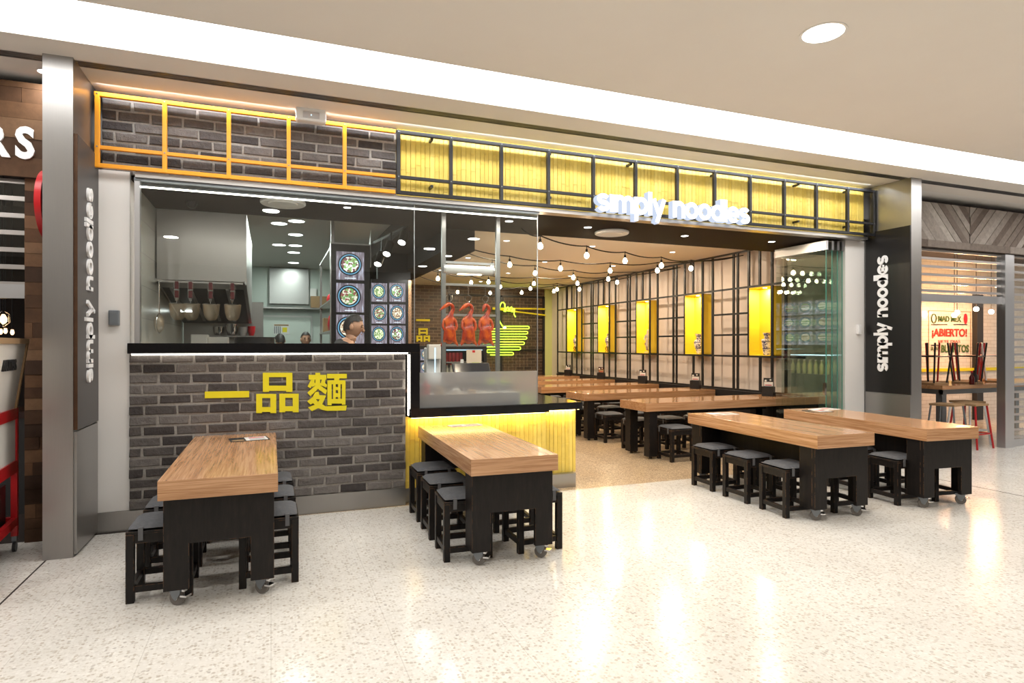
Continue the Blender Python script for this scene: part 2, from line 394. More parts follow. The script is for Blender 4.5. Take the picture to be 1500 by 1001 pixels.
# geometric rounded logo letters: list of strokes in units of x-height
def arc(cx, cy, rx, ry, a0, a1, n=20):
    return [(cx + rx * math.cos(R(a0 + (a1 - a0) * i / n)), cy + ry * math.sin(R(a0 + (a1 - a0) * i / n))) for i in range(n + 1)]
def glyph(ch):
    w = .24; h = w / 2
    ring = arc(.5, .5, .5 - h, .5 - h, 0, 360, 32)
    G = {
        's': ([arc(.42, .69, .30, .19, 25, 270) + arc(.44, .31, .30, .19, 90, -155)[1:]], .86),
        'i': ([[(h, 0), (h, 1)]], w),
        'l': ([[(h, 0), (h, 1.38)]], w),
        'n': ([[(h, 0), (h, 1)], [(h, .5)] + arc(.46, .54, .34, .34, 180, 0) + [(.80, 0)]], .92),
        'm': ([[(h, 0), (h, 1)], [(h, .5)] + arc(.42, .56, .30, .32, 180, 0) + [(.72, 0)], [(.72, .5)] + arc(1.02, .56, .30, .32, 180, 0) + [(1.32, 0)]], 1.44),
        'o': ([ring], 1.), 'p': ([ring, [(h, 1), (h, -.40)]], 1.), 'd': ([ring, [(1 - h, 0), (1 - h, 1.38)]], 1.),
        'e': ([arc(.5, .5, .5 - h, .5 - h, 0, 318, 30), [(.14, .49), (.98, .49)]], 1.),
        'y': ([[(.10, 1), (.50, .05)], [(.90, 1), (.34, -.40)]], 1.0),
    }
    return G[ch]
def stroke_mesh(mb, pts, w, y0, y1, xf):
    """ribbon of width w along pts (2-D), extruded y0..y1; xf maps (a,b,depth)->xyz"""
    P = [Vector(p) for p in pts]; n = len(P); closed = (P[0] - P[-1]).length < 1e-4
    L, Rr = [], []
    if closed: P = P[:-1]; n -= 1
    for i in range(n):
        a = P[(i - 1) % n] if (closed or i) else P[i]; b = P[(i + 1) % n] if (closed or i < n - 1) else P[i]
        d = (b - a).normalized(); nn = Vector((-d.y, d.x)) * w / 2
        L.append(P[i] + nn); Rr.append(P[i] - nn)
    V = lambda p, t: mb.b.verts.new(xf(p.x, p.y, t))
    A = [V(p, y0) for p in L]; B = [V(p, y0) for p in Rr]; Cc = [V(p, y1) for p in L]; D = [V(p, y1) for p in Rr]
    for i in range(n if closed else n - 1):
        j = (i + 1) % n
        for f in ((A[i], A[j], B[j], B[i]), (Cc[i], D[i], D[j], Cc[j]), (A[i], Cc[i], Cc[j], A[j]), (B[i], B[j], D[j], D[i])): mb.b.faces.new(f)
    if not closed:
        mb.b.faces.new((A[0], B[0], D[0], Cc[0])); mb.b.faces.new((A[-1], Cc[-1], D[-1], B[-1]))
def logo(word, m, xh, depth, xf, parent, gap=.06, gapword=.55, sx=1., wt=.26):
    x = 0
    for ch in word:
        if ch == ' ': x += gapword; continue
        st, w = glyph(ch); mb = MB()
        for s in st: stroke_mesh(mb, [((x + a) * xh * sx, b * xh) for a, b in s], wt * xh, 0, depth, xf)
        o = mb.build('letter', m, parent); x += w + gap
        if m == 'signlit':
            o.data.materials.append(M['signside'])
            for p in o.data.polygons:
                if abs(p.normal.y) < .5: p.material_index = 1
    return x * xh * sx

# ================================================================ constants
CZ = 3.65      # mall ceiling
FX0, FX1 = -1.34, 7.45
L_X, W_X = 7.36, 7.58   # lattice plane and right dining wall
# ================================================================ floors, ceilings, walls
struct(MB().box(-9, 22, -6, 5.93, -.12, 0).build('floor', 'terrazzo'), 'pale speckled terrazzo floor of the mall')
struct(MB().box(-1.1, W_X + .1, 5.93, 16.6, -.12, 0).build('floor', 'agg'), 'sandy brown aggregate floor inside the restaurant')
struct(MB().box(-1.1, 2.1, 6.95, 13.7, .0005, .004).build('floor', 'ktile'), 'pale tiled kitchen floor')
struct(MB().box(W_X + .1, 22, 5.93, 12, -.12, -.0).build('floor', 'terrazzo'), 'floor inside the neighbouring shop on the right')
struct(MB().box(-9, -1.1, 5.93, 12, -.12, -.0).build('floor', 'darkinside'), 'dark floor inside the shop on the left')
for x, y0, y1 in ((-1.51, -1, 5.36), (7.19, -1, 4.9)):
    struct(box('trim_1', 'darkinside', x - .006, x + .006, y0, y1, -.001, .0008), 'dark metal joint strip in the terrazzo')
# mall ceiling pieces
MB_ = MB(); MB_.box(-9, 22, -6, 4.47, CZ, CZ + .1); MB_.box(-9, 22, 5.09, 5.40, CZ, CZ + .1); MB_.box(-9, 22, 5.52, 5.785, CZ, CZ + .1)
struct(MB_.build('ceiling', 'ceiling'), 'beige plaster mall ceiling')
struct(MB().box(-9, 22, 5.785, 6.6, CZ + .002, CZ + .1).build('ceiling', 'white'), 'white soffit strip above the shopfront')
sstruct('wall_front', 'oppwall', -9, 22, -6.2, -6.0, 0, 3.65, 'muted shopfronts across the mall behind the viewpoint')
lt = thing('cove_light', 'long white luminous trough in the mall ceiling', 'ceiling light', (0, 4.78, CZ + .012))
MB().box(-9, 22, -.31, .31, 0, .02).build('diffuser', 'cove', lt)
vt = thing('linear_air_slot', 'long black linear air slot in the beige ceiling', 'air vent', (0, 5.46, CZ))
MB().box(-9, 16, -.06, .06, .06, .09).build('slot_back', 'black', vt)
MB().box(-9, 16, -.06, -.052, -.002, .06).box(-9, 16, .052, .06, -.002, .06).box(-9, 16, -.020, -.014, 0, .06).box(-9, 16, .014, .020, 0, .06).build('blade', 'alu', vt)
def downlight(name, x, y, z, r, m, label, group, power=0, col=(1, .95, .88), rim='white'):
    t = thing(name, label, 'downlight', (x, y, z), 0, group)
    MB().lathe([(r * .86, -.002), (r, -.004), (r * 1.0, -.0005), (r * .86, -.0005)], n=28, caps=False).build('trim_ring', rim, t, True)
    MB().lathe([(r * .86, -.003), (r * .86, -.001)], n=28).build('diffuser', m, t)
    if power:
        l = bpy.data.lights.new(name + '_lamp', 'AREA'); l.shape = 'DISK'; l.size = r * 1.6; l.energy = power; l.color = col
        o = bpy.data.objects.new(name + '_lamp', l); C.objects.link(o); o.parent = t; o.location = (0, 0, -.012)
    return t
downlight('downlight', 3.46, 3.11, CZ, .15, 'lamp', 'large round downlight in the mall ceiling above the right tables', None, 42, (1, .97, .93))
# the same mall lamps continue behind the viewpoint (seen only by their light and reflections)
for i, (x, y) in enumerate(((0.0, 1.6), (-3.4, 3.1), (6.6, 1.2), (9.6, 3.1), (3.2, -1.2), (-1.8, -1.6), (7.5, -2.2))):
    downlight('downlight', x, y, CZ, .15, 'lamp', 'round mall ceiling downlight outside the picture', 'mall downlights behind the viewpoint', 42, (1, .97, .93))

# ---- shop shell
sstruct('wall_left', 'white', -1.34, -1.10, 5.975, 6.2, .17, 3.0, 'white painted wall strip beside the left steel pillar')
sstruct('baseboard_left', 'steel', -1.345, -1.10, 5.965, 6.2, 0, .17)
sstruct('wall_left', 'tile', -1.2, -1.10, 6.2, 13.8, 0, 3.2, 'pale kitchen side wall')
sstruct('wall_right', 'white', 7.10, FX1, 6.03, 6.25, 0, 3.0, 'white wall strip beside the right black panel')
sstruct('wall_right', 'warmwall', W_X, W_X + .1, 6.25, 16.6, .0, 3.2, 'pale dining room wall behind the black lattice')
sstruct('wall_right', 'black', 7.325, W_X, 6.9, 15.4, 0, .78, 'black lower wall ledge behind the dining tables')
sstruct('wall_back', 'backbrick', 2.2, 7.36, 16.3, 16.5, 0, 3.2, 'dark brick back wall of the dining room')
sstruct('wall_back', 'egreen', 7.36, W_X, 16.25, 16.5, 0, 3.2, 'pale green end of the back wall')
sstruct('wall_back', 'kwall', -1.1, 2.2, 13.7, 13.9, 0, 3.2, 'pale back wall of the kitchen')
struct(MB().box(-1.2, 1.5, 7.2, 13.9, 3.17, 3.25).build('ceiling', 'kceil'), 'grey white kitchen ceiling')
struct(MB().box(2.32, W_X + .1, 7.2, 16.6, 3.17, 3.25).build('ceiling', 'dceil'), 'cream dining room ceiling')
struct(MB().box(-1.3, 7.45, 6.03, 7.2, 2.95, 3.25).build('ceiling', 'darkceil'), 'dark bulkhead soffit just inside the shopfront')
struct(MB().box(1.5, 1.95, 7.2, 16.6, 2.95, 3.25).box(1.95, 2.32, 7.2, 16.6, 2.70, 3.25).build('ceiling', 'darkceil'), 'charcoal bulkhead between kitchen and dining room')
sstruct('wall_back', 'darkwall', 1.50, 2.0, 9.42, 9.55, 0, 2.95, 'charcoal wall behind the small menu boards')
sstruct('wall_back', 'darkwall', 1.88, 1.98, 9.55, 16.3, 0, 2.7, 'charcoal side wall of the preparation area')

# ---- fascia : brick left part
def bricks(mb, x0, x1, z0, z1, y, bw=.245, bh=.088, g=.018, t=.03, rnd=None):
    rnd = rnd or random.Random(3); row = 0; z = z0
    while z < z1 - .02:
        h = min(bh - g, z1 - z); x = x0 - (bw / 2 if row % 2 else 0) - rnd.random() * .03
        while x < x1:
            a, b = max(x, x0), min(x + bw - g, x1)
            if b - a > .02:
                j = rnd.uniform(-.006, .003); e = rnd.uniform
                V = [(a + e(-.004, .006), y - j, z + e(-.003, .006)), (b + e(-.006, .004), y - j, z + e(-.003, .006)), (b + e(-.003, .002), y - j + e(-.002, .002), z + h + e(-.003, .002)), (a + e(-.002, .003), y - j, z + h + e(-.003, .002))]
                F = [mb.b.verts.new(p) for p in V]; c = .006
                B = [mb.b.verts.new((p[0] + sx, y + t, p[2] + sz)) for p, (sx, sz) in zip(V, ((-.001, -.001), (.001, -.001), (.001, .001), (-.001, .001)))]
                F2 = [mb.b.verts.new((p[0] + sx * c, p[1] - .004, p[2] + sz * c)) for p, (sx, sz) in zip(V, ((1, 1), (-1, 1), (-1, -1), (1, -1)))]
                mb.b.faces.new(F2)
                for i in range(4):
                    k = (i + 1) % 4
                    mb.b.faces.new((F2[i], F[i], F[k], F2[k])); mb.b.faces.new((F[i], B[i], B[k], F[k]))
            x += bw
        z += bh; row += 1
def brick_wall(name, x0, x1, z0, z1, y, label, depth=.2):
    o = MB().box(x0, x1, y + .008, y + depth, z0, z1).build(name, 'mortar'); struct(o, label)
    mb = MB(); bricks(mb, x0, x1, z0 + .004, z1, y); mb.build('brick_face', 'brick', o); return o
brick_wall('wall_front', -1.3, 1.13, 2.985, 3.65, 5.985, 'grey brick fascia behind the orange lattice', .05)
def bamboo(name, x0, x1, z0, z1, y, label, seed=1, parent=None, pitch=.047):
    rnd = random.Random(seed); mb = MB(); x = x0
    while x < x1 - .004:
        w = min(pitch * rnd.uniform(.9, 1.1), x1 - x); d = rnd.uniform(0, .003)
        g = .0010; xa, xb = x + g, x + w - g
        prof = [(xa, y + .02), (xa, y + .002 - d), (xa + .003, y - .001 - d), ((xa + xb) / 2, y - .0022 - d), (xb - .003, y - .001 - d), (xb, y + .002 - d), (xb, y + .02)]
        mb.prism(prof[::-1], z0, z1, 'XY')
        z = z0 + rnd.uniform(.03, .35)
        while z < z1 - .03:
            mb.box(xa, xb, y - .005 - d, y, z, z + .004); z += rnd.uniform(.14, .36)
        x += w
    o = MB().box(x0, x1, y + .012, y + .05, z0, z1).build(name, 'bamboog', parent)
    mb.build('bamboo_strips', 'bambooy', o); return o
fp = bamboo('wall_front', 1.13, 7.38, 2.985, 3.65, 5.985, '', 4)
struct(fp, 'yellow bamboo fascia panel behind the black lattice')
struct(box('trim_2', 'steelx', -1.05, 7.35, 5.90, 6.03, 2.945, 2.985), 'silver flashing under the fascia lattices')
# lattices
def lattice(name, m, x0, x1, posts, label, zc=3.14, yf=5.86, zt=3.60, zb=2.99):
    t = thing(name, label, 'lattice frame', (0, yf, 0)); w = .034
    MB().box(x0, x1, 0, .035, zt - w, zt).build('rail', m, t, bevel=.003); MB().box(x0, x1, 0, .035, zb, zb + w).build('rail', m, t, bevel=.003)
    MB().box(x0, x1, .004, .036, zc, zc + .03).build('rail', m, t, bevel=.003)
    for x in posts: MB().box(x - w / 2, x + w / 2, -.002, .037, zb + .001, zt - .001).build('post', m, t, bevel=.003)
    for x in posts[::1]:
        for z in (zt - .017, zc + .015): MB().cyl((x, -.006, z), (x, .0, z), .006, n=8).build('bolt', 'castgrey', t)
    return t
po = [FX0 + .03, -.70, -.06, .54, 1.075 - .57 + .6]
import sys
# camera model used only to place things measured on the photograph
F_, CX_, HY_, H_ = 905., 750., 506., 1.55; A_ = math.atan(353 / F_)
def onY(u, v, Y):
    r = (u - CX_) / F_; w = (HY_ - v) / F_; s, c = math.sin(A_), math.cos(A_); t = Y / (c - r * s)
    return ((s + r * c) * t, H_ + w * t)
def onX(u, v, X):
    r = (u - CX_) / F_; w = (HY_ - v) / F_; s, c = math.sin(A_), math.cos(A_); t = X / (s + r * c)
    return ((c - r * s) * t, H_ + w * t)
po = [onY(u, 200, 5.86)[0] for u in (142, 241, 335, 423, 505)]
lattice('orange_lattice', 'orange', FX0 + .01, 1.10, po, 'orange metal grid standing in front of the grey brick fascia')
pb = [onY(u, 250, 5.86)[0] for u in (584, 661, 735, 804, 870, 932, 993, 1048, 1100, 1150, 1197, 1243, 1281)]
bl = lattice('black_lattice', 'black', pb[0] - .017, pb[-1] + .017, pb, 'black metal grid standing in front of the yellow bamboo fascia')
for u in (634, 808, 927, 1051, 1173, 1247):
    x = onY(u, 250, 5.86)[0]
    for z in (3.10, 3.56): MB().box(x - .012, x + .012, .03, .125, z - .012, z + .012).build('bracket', 'black', bl)

# ---- pillars with name panels
def pillar(side):
    L = side == 'left'
    x0, x1 = (-1.53, -1.345) if L else (7.455, 7.64)
    nm = 'wall_' + side
    o = struct(MB().box(x0, x1, 5.36 if L else 5.38, 6.5, 0, 3.66).build(nm, 'steel'), 'brushed steel clad pillar at the %s end of the shopfront' % side)
    fx = x1 if L else x0; d = 1 if L else -1
    t = thing('name_panel', ('grey' if L else 'black') + ' vertical name panel with white raised letters on the %s steel pillar' % side, 'sign', (fx, 5.7, 0))
    MB().box(0, d * .022, -.32, .30, .93, 3.10 if L else 3.05).build('panel', 'greypanel' if L else 'blackpanel', t)
    if L: MB().box(-.012, .024, -.328, -.32, .93, 3.10).build('timber_edge', 'reclaim', t)
    MB().box(0, d * .018, -.32, .30, .02, .915).build('kick_panel', 'steel', t)
    # letters run upwards
    xh = .135 if L else .125
    if L: xf = lambda a, b, t_: (d * (.022 + t_), .12 - b + .0, 1.28 + a)   # baseline towards the shop
    else: xf = lambda a, b, t_: (d * (.022 + t_), .075 - b, 1.21 + a)
    W = 11.0
    return t, xf, xh
M['dimbulb'] = emat('dim_bulb', (1, .62, .3), 5)
M['greypanel'] = mat('charcoal_metal_panel', (.075, .070, .068), .45, .2)
t, xf, xh = pillar('left')
xf = lambda a, b, t_: ((.022 + t_), .045 - b, 1.26 + a)
logo('simply noodles', 'signwhite', .135, .016, xf, t, sx=.93, wt=.22)
t, xf, xh = pillar('right')
xf = lambda a, b, t_: (-(.022 + t_), -.025 + b, 1.21 + a)
logo('simply noodles', 'signwhite', .145, .01, xf, t, sx=.86)

# ---- low brick wall, painted characters, ledge
bw_ = brick_wall('wall_front', -1.10, 1.215, .17, 1.50, 5.955, 'low charcoal brick wall under the kitchen glass')
struct(box('baseboard_front', 'steel', -1.10, 1.215, 5.95, 6.1, 0, .17), 'brushed steel kickboard under the brick wall')
def cp(pts, sx, ox, oy):   # photo crop pixels -> (x,z) on the wall face
    return [onY(ox + a / sx, oy + b / sx, 5.945) for a, b in pts]
def painted(polys, sx, ox, oy):
    mb = MB()
    for k, p in enumerate(polys): mb.prism(cp(p, sx, ox, oy), 5.9425 - k * .00003, 5.957)
    return mb.build('painted_character', 'yellow', bw_)
rc = lambda a, b, c, d: [(a, b), (c, b), (c, d), (a, d)]
painted([[(120, 264), (510, 258), (510, 314), (120, 322)]], 6, 280, 530)
def kou(x0, y0, x1, y1, tx, ty0, ty1, foot): return [rc(x0, y0, x1, y0 + ty0), rc(x0, y0, x0 + tx, y1), rc(x1 - tx, y0, x1, y1), rc(x0, y1 - foot - ty1, x1, y1 - foot)]
painted(kou(630, 98, 890, 266, 54, 38, 45, 10) + kou(572, 284, 748, 452, 52, 36, 42, 10) + kou(775, 282, 945, 445, 52, 36, 42, 10), 6, 280, 530)
painted([rc(315, 92, 415, 140), rc(175, 135, 545, 235), rc(315, 230, 412, 400),
         [(228, 230), (300, 232), (290, 290), (318, 305), (318, 350), (255, 385), (240, 370), (212, 415), (150, 378)],
         [(455, 230), (522, 232), (515, 305), (556, 340), (545, 400), (470, 370), (412, 350), (410, 305), (425, 310)],
         [(330, 340), (400, 400), (210, 582), (148, 508)], [(330, 400), (412, 350), (562, 462), (530, 545)],
         [(315, 495), (380, 490), (335, 640), (330, 650), (375, 700), (310, 770), (265, 725), (215, 757), (145, 690), (255, 600)],
         [(380, 490), (400, 560), (540, 568), (455, 755), (310, 770), (375, 700), (405, 645), (330, 645)],
         [(300, 765), (455, 750), (530, 795), (972, 778), (955, 880), (560, 888), (470, 870), (375, 832), (240, 895), (160, 818)],
         rc(560, 115, 973, 207), rc(710, 200, 815, 255), rc(567, 250, 945, 330), rc(567, 300, 655, 772), rc(872, 300, 945, 760), rc(567, 640, 945, 735),
         rc(685, 320, 740, 650), rc(790, 320, 840, 650), rc(735, 388, 795, 455), rc(735, 518, 795, 600)], 14.3, 440, 540)
led = thing('stone_ledge', 'polished black stone ledge stepping down from brick wall to yellow counter', 'ledge', (0, 5.87, 0))
MB().box(-1.10, 1.336, 0, .40, 1.48, 1.567).build('ledge_top', 'stone', led, bevel=.003)
MB().box(1.245, 1.336, 0, .40, .85, 1.481).build('ledge_upright', 'stone', led, bevel=.003)
MB().box(1.245, 2.71, 0.001, .55, .85, .94).build('ledge_lower', 'stone', led, bevel=.003)
MB().box(-1.08, 1.23, .055, .062, 1.466, 1.479).build('led_strip', 'led', led, label='white light strip under the ledge')
MB().box(1.232, 1.243, .06, .07, .87, 1.46).build('led_strip', 'led', led, label='white light strip beside the upright')
MB().box(1.27, 2.69, .07, .085, .838, .849).build('led_strip', 'ledy', led, label='warm light strip under the lower ledge')

# ---- yellow service counter
sc_ = thing('service_counter', 'yellow bamboo clad service counter with black stone top', 'counter', (0, 0, 0))
MB().box(1.22, 2.73, 6.03, 6.9, .17, .85).build('body', 'black', sc_)
b_ = bamboo('bamboo_front', 1.22, 2.73, .15, .85, 6.0, '', 8, sc_)
MB().box(2.73, 3.10, 6.16, 7.3, .15, .84).build('body', 'black', sc_)
bamboo('bamboo_front', 2.73, 3.15, .15, .84, 6.13, '', 9, sc_)
sb3 = bamboo('bamboo_side', 0, 1.12, .15, .84, 0, '', 10, sc_); sb3.location = (3.16, 6.17, 0); sb3.rotation_euler = (0, 0, R(90))
MB().box(3.175, 3.187, 6.12, 7.3, .835, .8445).build('led_strip', 'ledy', sc_)
MB().box(2.72, 3.20, 6.06, 7.35, .845, .925).build('countertop', 'stone', sc_, bevel=.003)
MB().box(2.75, 3.13, 6.10, 6.112, .835, .8445).build('led_strip', 'ledy', sc_)
MB().box(1.22, 3.11, 6.05, 6.9, 0, .15).build('kickboard', 'steel', sc_)
MB().box(2.735, 3.12, 6.14, 7.2, 0.001, .151).build('kickboard', 'steel', sc_)

# ---- shop window
w1 = struct(MB().box(-1.06, -1.02, 5.93, 5.99, 1.567, 2.95).build('window_1', 'alu'), 'frameless glass front above ledge and counter')
def pane(x0, x1, z0, z1, y=5.955): 
    p = MB().box(x0, x1, y, y + .01, z0, z1).build('pane', 'glass', w1); return p
pane(-1.02, 1.300, 1.57, 2.93)
pane(1.304, 2.61, .945, 2.93)
MB().box(1.3, 1.304, 5.953, 5.967, 1.57, 2.93).box(2.61, 2.614, 5.953, 5.967, .945, 2.93).build('pane_edge', 'alu', w1)
MB().box(-1.06, 2.62, 5.92, 6.03, 2.925, 2.944).build('window_frame', 'castgrey', w1)
st = thing('strip_light', 'long thin white strip light along the top of the kitchen glass', 'light', (0, 6.0, 2.885))
MB().box(-1.05, 2.62, 0.0, .012, 0, .012).build('diffuser', 'led', st); MB().box(-1.05, 2.62, -.002, .02, .012, .03).build('housing', 'castgrey', st)
fr = thing('frosted_screen', 'frosted glass screen standing on the lower black ledge', 'glass screen', (0, 5.93, 0))
MB().box(1.34, 2.595, 0, .012, .94, 1.283).build('frosted_pane', 'frost', fr)
bx = thing('counter_tray', 'long pale tray seen through the frosted screen', 'tray', (0, 6.02, .94))
MB().box(1.36, 2.44, 0, .01, 0, .115).box(1.36, 2.44, .28, .29, 0, .115).box(1.36, 1.37, .01, .28, 0, .115).box(2.43, 2.44, .01, .28, 0, .115).box(1.37, 2.43, .01, .28, .0, .01).build('tray_body', 'cream', bx)
for i, (x, m, h, lab) in enumerate(((1.46, 'redp', .24, 'red bottle behind the frosted screen'), (1.60, 'cardboard', .2, 'tan canister behind the frosted screen'), (1.78, 'cream', .17, 'pale cup stack behind the frosted screen'), (1.95, 'cardboard', .16, 'brown packet behind the frosted screen'))):
    t = thing('canister', lab, 'container', (x, 6.16, .95)); MB().lathe([(.04, 0), (.045, .01), (.045, h * .8), (.02, h * .9), (.02, h)]).build('body', m, t, True)

# ---- duck hanging rack
rk = thing('hanging_rack', 'stainless steel rack of two posts and cross rails holding roast ducks', 'rack', (0, 6.3, 0))
for x in (1.685, 2.29):
    MB().box(x - .021, x + .021, -.02, .02, .94, 2.95).build('post', 'steel', rk); MB().box(x - .05, x + .05, -.04, .04, .941, .96).build('foot_plate', 'steel', rk)
def zr(v): return onY(690, v, 6.3)[1]
for v in (418, 462, 506): MB().box(1.70, 2.27, -.012, .012, zr(v) - .012, zr(v) + .012).build('rail', 'steelx', rk)
hl = thing('heat_lamp', 'white tubular heat lamp hung between the rack posts', 'lamp', (1.98, 6.3, zr(396)))
MB().cyl((-.28, 0, 0), (.24, 0, 0), .048, n=20).build('housing', 'whitep', hl, True); MB().cyl((-.30, 0, 0), (-.28, 0, 0), .05, n=20).cyl((.24, 0, 0), (.262, 0, 0), .05, n=20).build('end_cap', 'alu', hl, True)
MB().box(-.14, .12, -.02, .02, -.052, -.042).build('lamp_tube', emat('heat_glow', (1, .75, .5), 12), hl)
MB().box(-.28, .27, -.01, .01, .06, .085).build('bracket', 'alu', hl)
def duck(x, label, flip=0, s=1.):
    z0 = zr(418)
    hk = thing('meat_hook', 'steel ring hook holding the ' + label.split(' with')[0], 'hook', (x, 6.3, z0 - .012))
    MB().tube([(.035 * math.cos(a / 16 * 2 * PI), 0, -.13 + .035 * math.sin(a / 16 * 2 * PI)) for a in range(16)], .0035, 6, True).cyl((0, 0, -.095), (0, 0, .03), .003, n=6).cyl((.008, 0, -.16), (.012, 0, -.225), .003, n=6).cyl((-.008, 0, -.16), (-.010, 0, -.225), .003, n=6).build('hook_wire', 'chrome', hk)
    t = thing('roast_duck', label, 'roast duck', (x, 6.3, z0 - .02)); k = -1 if not flip else 0
    top = -.20
    hx = -.085 if k else -.03
    V = [(0.01, 0, top - .36, .072), (0, 0, top - .26, .052), (0.0, 0, top - .17, .050), (.015, 0, top - .11, .028), (.045, 0, top - .05, .022), (.035, 0, top + .0, .021), (.0, 0, top + .02, .024), (hx * .55, -.01, top - .01, .026), (hx, -.02, top - .045, .014), (hx * 1.3, -.025, top - .07, .007),
         (.0, 0, top - .42, .060), (-.055, 0, top - .44, .028), (-.088, 0, top - .52, .012), (.055, 0, top - .44, .028), (.098, 0, top - .52, .012), (0, 0, top - .49, .018),
         (-.062, -.01, top - .19, .020), (-.075, -.02, top - .27, .016), (-.055, -.03, top - .32, .009), (.064, -.01, top - .19, .020), (.080, -.02, top - .27, .016), (.062, -.03, top - .32, .009)]
    E_ = [(0, 1), (1, 2), (2, 3), (3, 4), (4, 5), (5, 6), (6, 7), (7, 8), (8, 9), (0, 10), (10, 11), (11, 12), (10, 13), (13, 14), (10, 15), (2, 16), (16, 17), (17, 18), (2, 19), (19, 20), (20, 21)]
    skin_obj('body', [(a * s, b * s, top + (c - top) * .84, r * s * .95) for a, b, c, r in V], E_, 'duck', t)
    return t
duck(onY(658, 0, 6.3)[0], 'glossy roast duck hanging leftmost, its beak to the left')
duck(onY(686, 0, 6.3)[0], 'glossy roast duck hanging in the middle of three')
duck(onY(711, 0, 6.3)[0], 'glossy roast duck hanging rightmost with its head turned forward', 1)

# ---- folding glass doors
for i, u in enumerate((1213.5, 1222, 1230, 1237)):
    x = onY(u, 400, 6.0)[0]; y1 = 6.0 + .9
    d = struct(MB().box(x - .004, x + .004, 6.04, y1 - .01, .07, 2.80).build('door_%d' % (i + 1), 'green'), 'frameless glass door leaf, folded stack position %d from the left' % (i + 1))
    MB().box(x - .02, x + .02, 6.02, y1, 2.80, 2.92).build('door_rail', 'alu', d); MB().box(x - .02, x + .02, 6.02, y1, .01, .08).build('door_rail', 'steel', d)
    MB().box(x - .0045, x + .0045, 6.032, 6.04, .08, 2.80).build('glass_edge', 'gedge', d)
    if i == 0: MB().box(x - .03, x + .0, 6.03, 6.06, .90, 1.06).build('handle', 'chrome', d)
# ---- small wall items
def plate(name, label, cat, x, y, z, w, h, d, m):
    t = thing(name, label, cat, (x, y, z)); MB().box(-w / 2, w / 2, -d, 0, -h / 2, h / 2).build('housing', m, t, bevel=.006)
    MB().box(-w * .38, w * .38, -d - .004, -d, -h * .36, h * .36).build('cover', m, t, bevel=.002); return t
x, z = onY(168, 466, 5.97); plate('wall_box', 'small brown box on the white wall left of the kitchen glass', 'control box', x, 5.975, z, .075, .125, .045, 'castgrey')
x, z = onY(1256, 483, 6.03); plate('wall_box', 'small white box on the white wall right of the glass doors', 'control box', x, 6.03, z, .055, .13, .04, 'whitep')
sx_, sz_ = onY(455, 178, 5.84)
se = thing('ceiling_sensor', 'white air curtain sensor box under the soffit above the orange lattice', 'sensor', (sx_, 5.80, 3.63))
MB().box(-.13, .13, -.05, .05, -.09, .06).build('housing', 'whitep', se, bevel=.02, seg=3); MB().box(-.07, .07, -.056, -.05, -.065, -.01).build('window', 'alu', se, bevel=.003)
MB().cyl((0, -.06, -.04), (0, -.056, -.04), .006, n=8).build('status_light', 'bluelit', se)

# ---- main sign
ms = thing('shop_sign', 'large glowing white simply noodles letters over the black lattice', 'sign', (0, 0, 0))
xa, za = onY(876, 300, 5.74); xb, _ = onY(1106, 330, 5.74)
zb_ = 2.975
def xfm(a, b, t_): return (xa + a, 5.75 + t_, zb_ + b)
wt_ = logo('simply noodles', 'signlit', .185, .085, xfm, ms, gap=.05, sx=(xb - xa) / (.185 * 12.35), wt=.27)
for x in (xa + .1, xa + .8, xa + 1.4, xb - .2): MB().box(x - .01, x + .01, 5.845, 5.87, zb_ + .02, zb_ + .17).build('mounting_bar', 'black', ms)

# ================================================================ tables and stools
def make_table(label):
    """mobile table: origin at the front middle on the floor, length along +Y"""
    W, Ln = .65, 1.90
    t = thing('mobile_table', label, 'table', (0, 0, 0), 0)
    MB().box(-W / 2, W / 2, 0, Ln, .65, .765).build('tabletop', 'oak', t, bevel=.002)
    for y0 in (.05, Ln - .23):
        mb = MB(); x = W / 2 - .022
        mb.prism([(-x, .105), (-x + .135, .105), (-x + .135, .375), (x - .135, .375), (x - .135, .105), (x, .105), (x, .65), (-x, .65)], y0, y0 + .035)
        mb.box(-x, -x + .04, y0 + .035, y0 + .18, .105, .65); mb.box(x - .04, x, y0 + .035, y0 + .18, .105, .65)
        mb.build('end_frame', 'blackwood', t, bevel=.002)
    MB().box(-.06, .06, .085, Ln - .2, .44, .649).build('spine', 'blackwood', t)
    for y0 in (.11, Ln - .16):
        for sx in (-1, 1):
            x = 0.; y0_ = 0.
            pr = [(.045, .098), (-.035, .098), (-.03, .07), (.0, .03), (.02, .045)]
            c = MB(); c.box(-.03, .03, -.035, .05, .098, .105); c.prism(pr, -.022, -.016, 'YZ'); c.prism(pr, .016, .022, 'YZ'); c.cyl((0, 0, .085), (0, 0, .1), .022)
            co = c.build('caster', 'castgrey', t); co.location = (sx * (W / 2 - .09), y0, 0); co.rotation_euler = (0, 0, R(58 if sx < 0 else 50))
            MB().cyl((-.013, .0, .045), (.013, .0, .045), .045, n=24).build('wheel', 'rubber', co, True)
            MB().cyl((-.019, 0, .045), (.019, 0, .045), .013, n=10).box(-.024, .024, -.075, -.035, .055, .066).box(-.014, .014, -.055, -.02, .085, .096).build('brake_pedal', 'chrome', co)
    return t
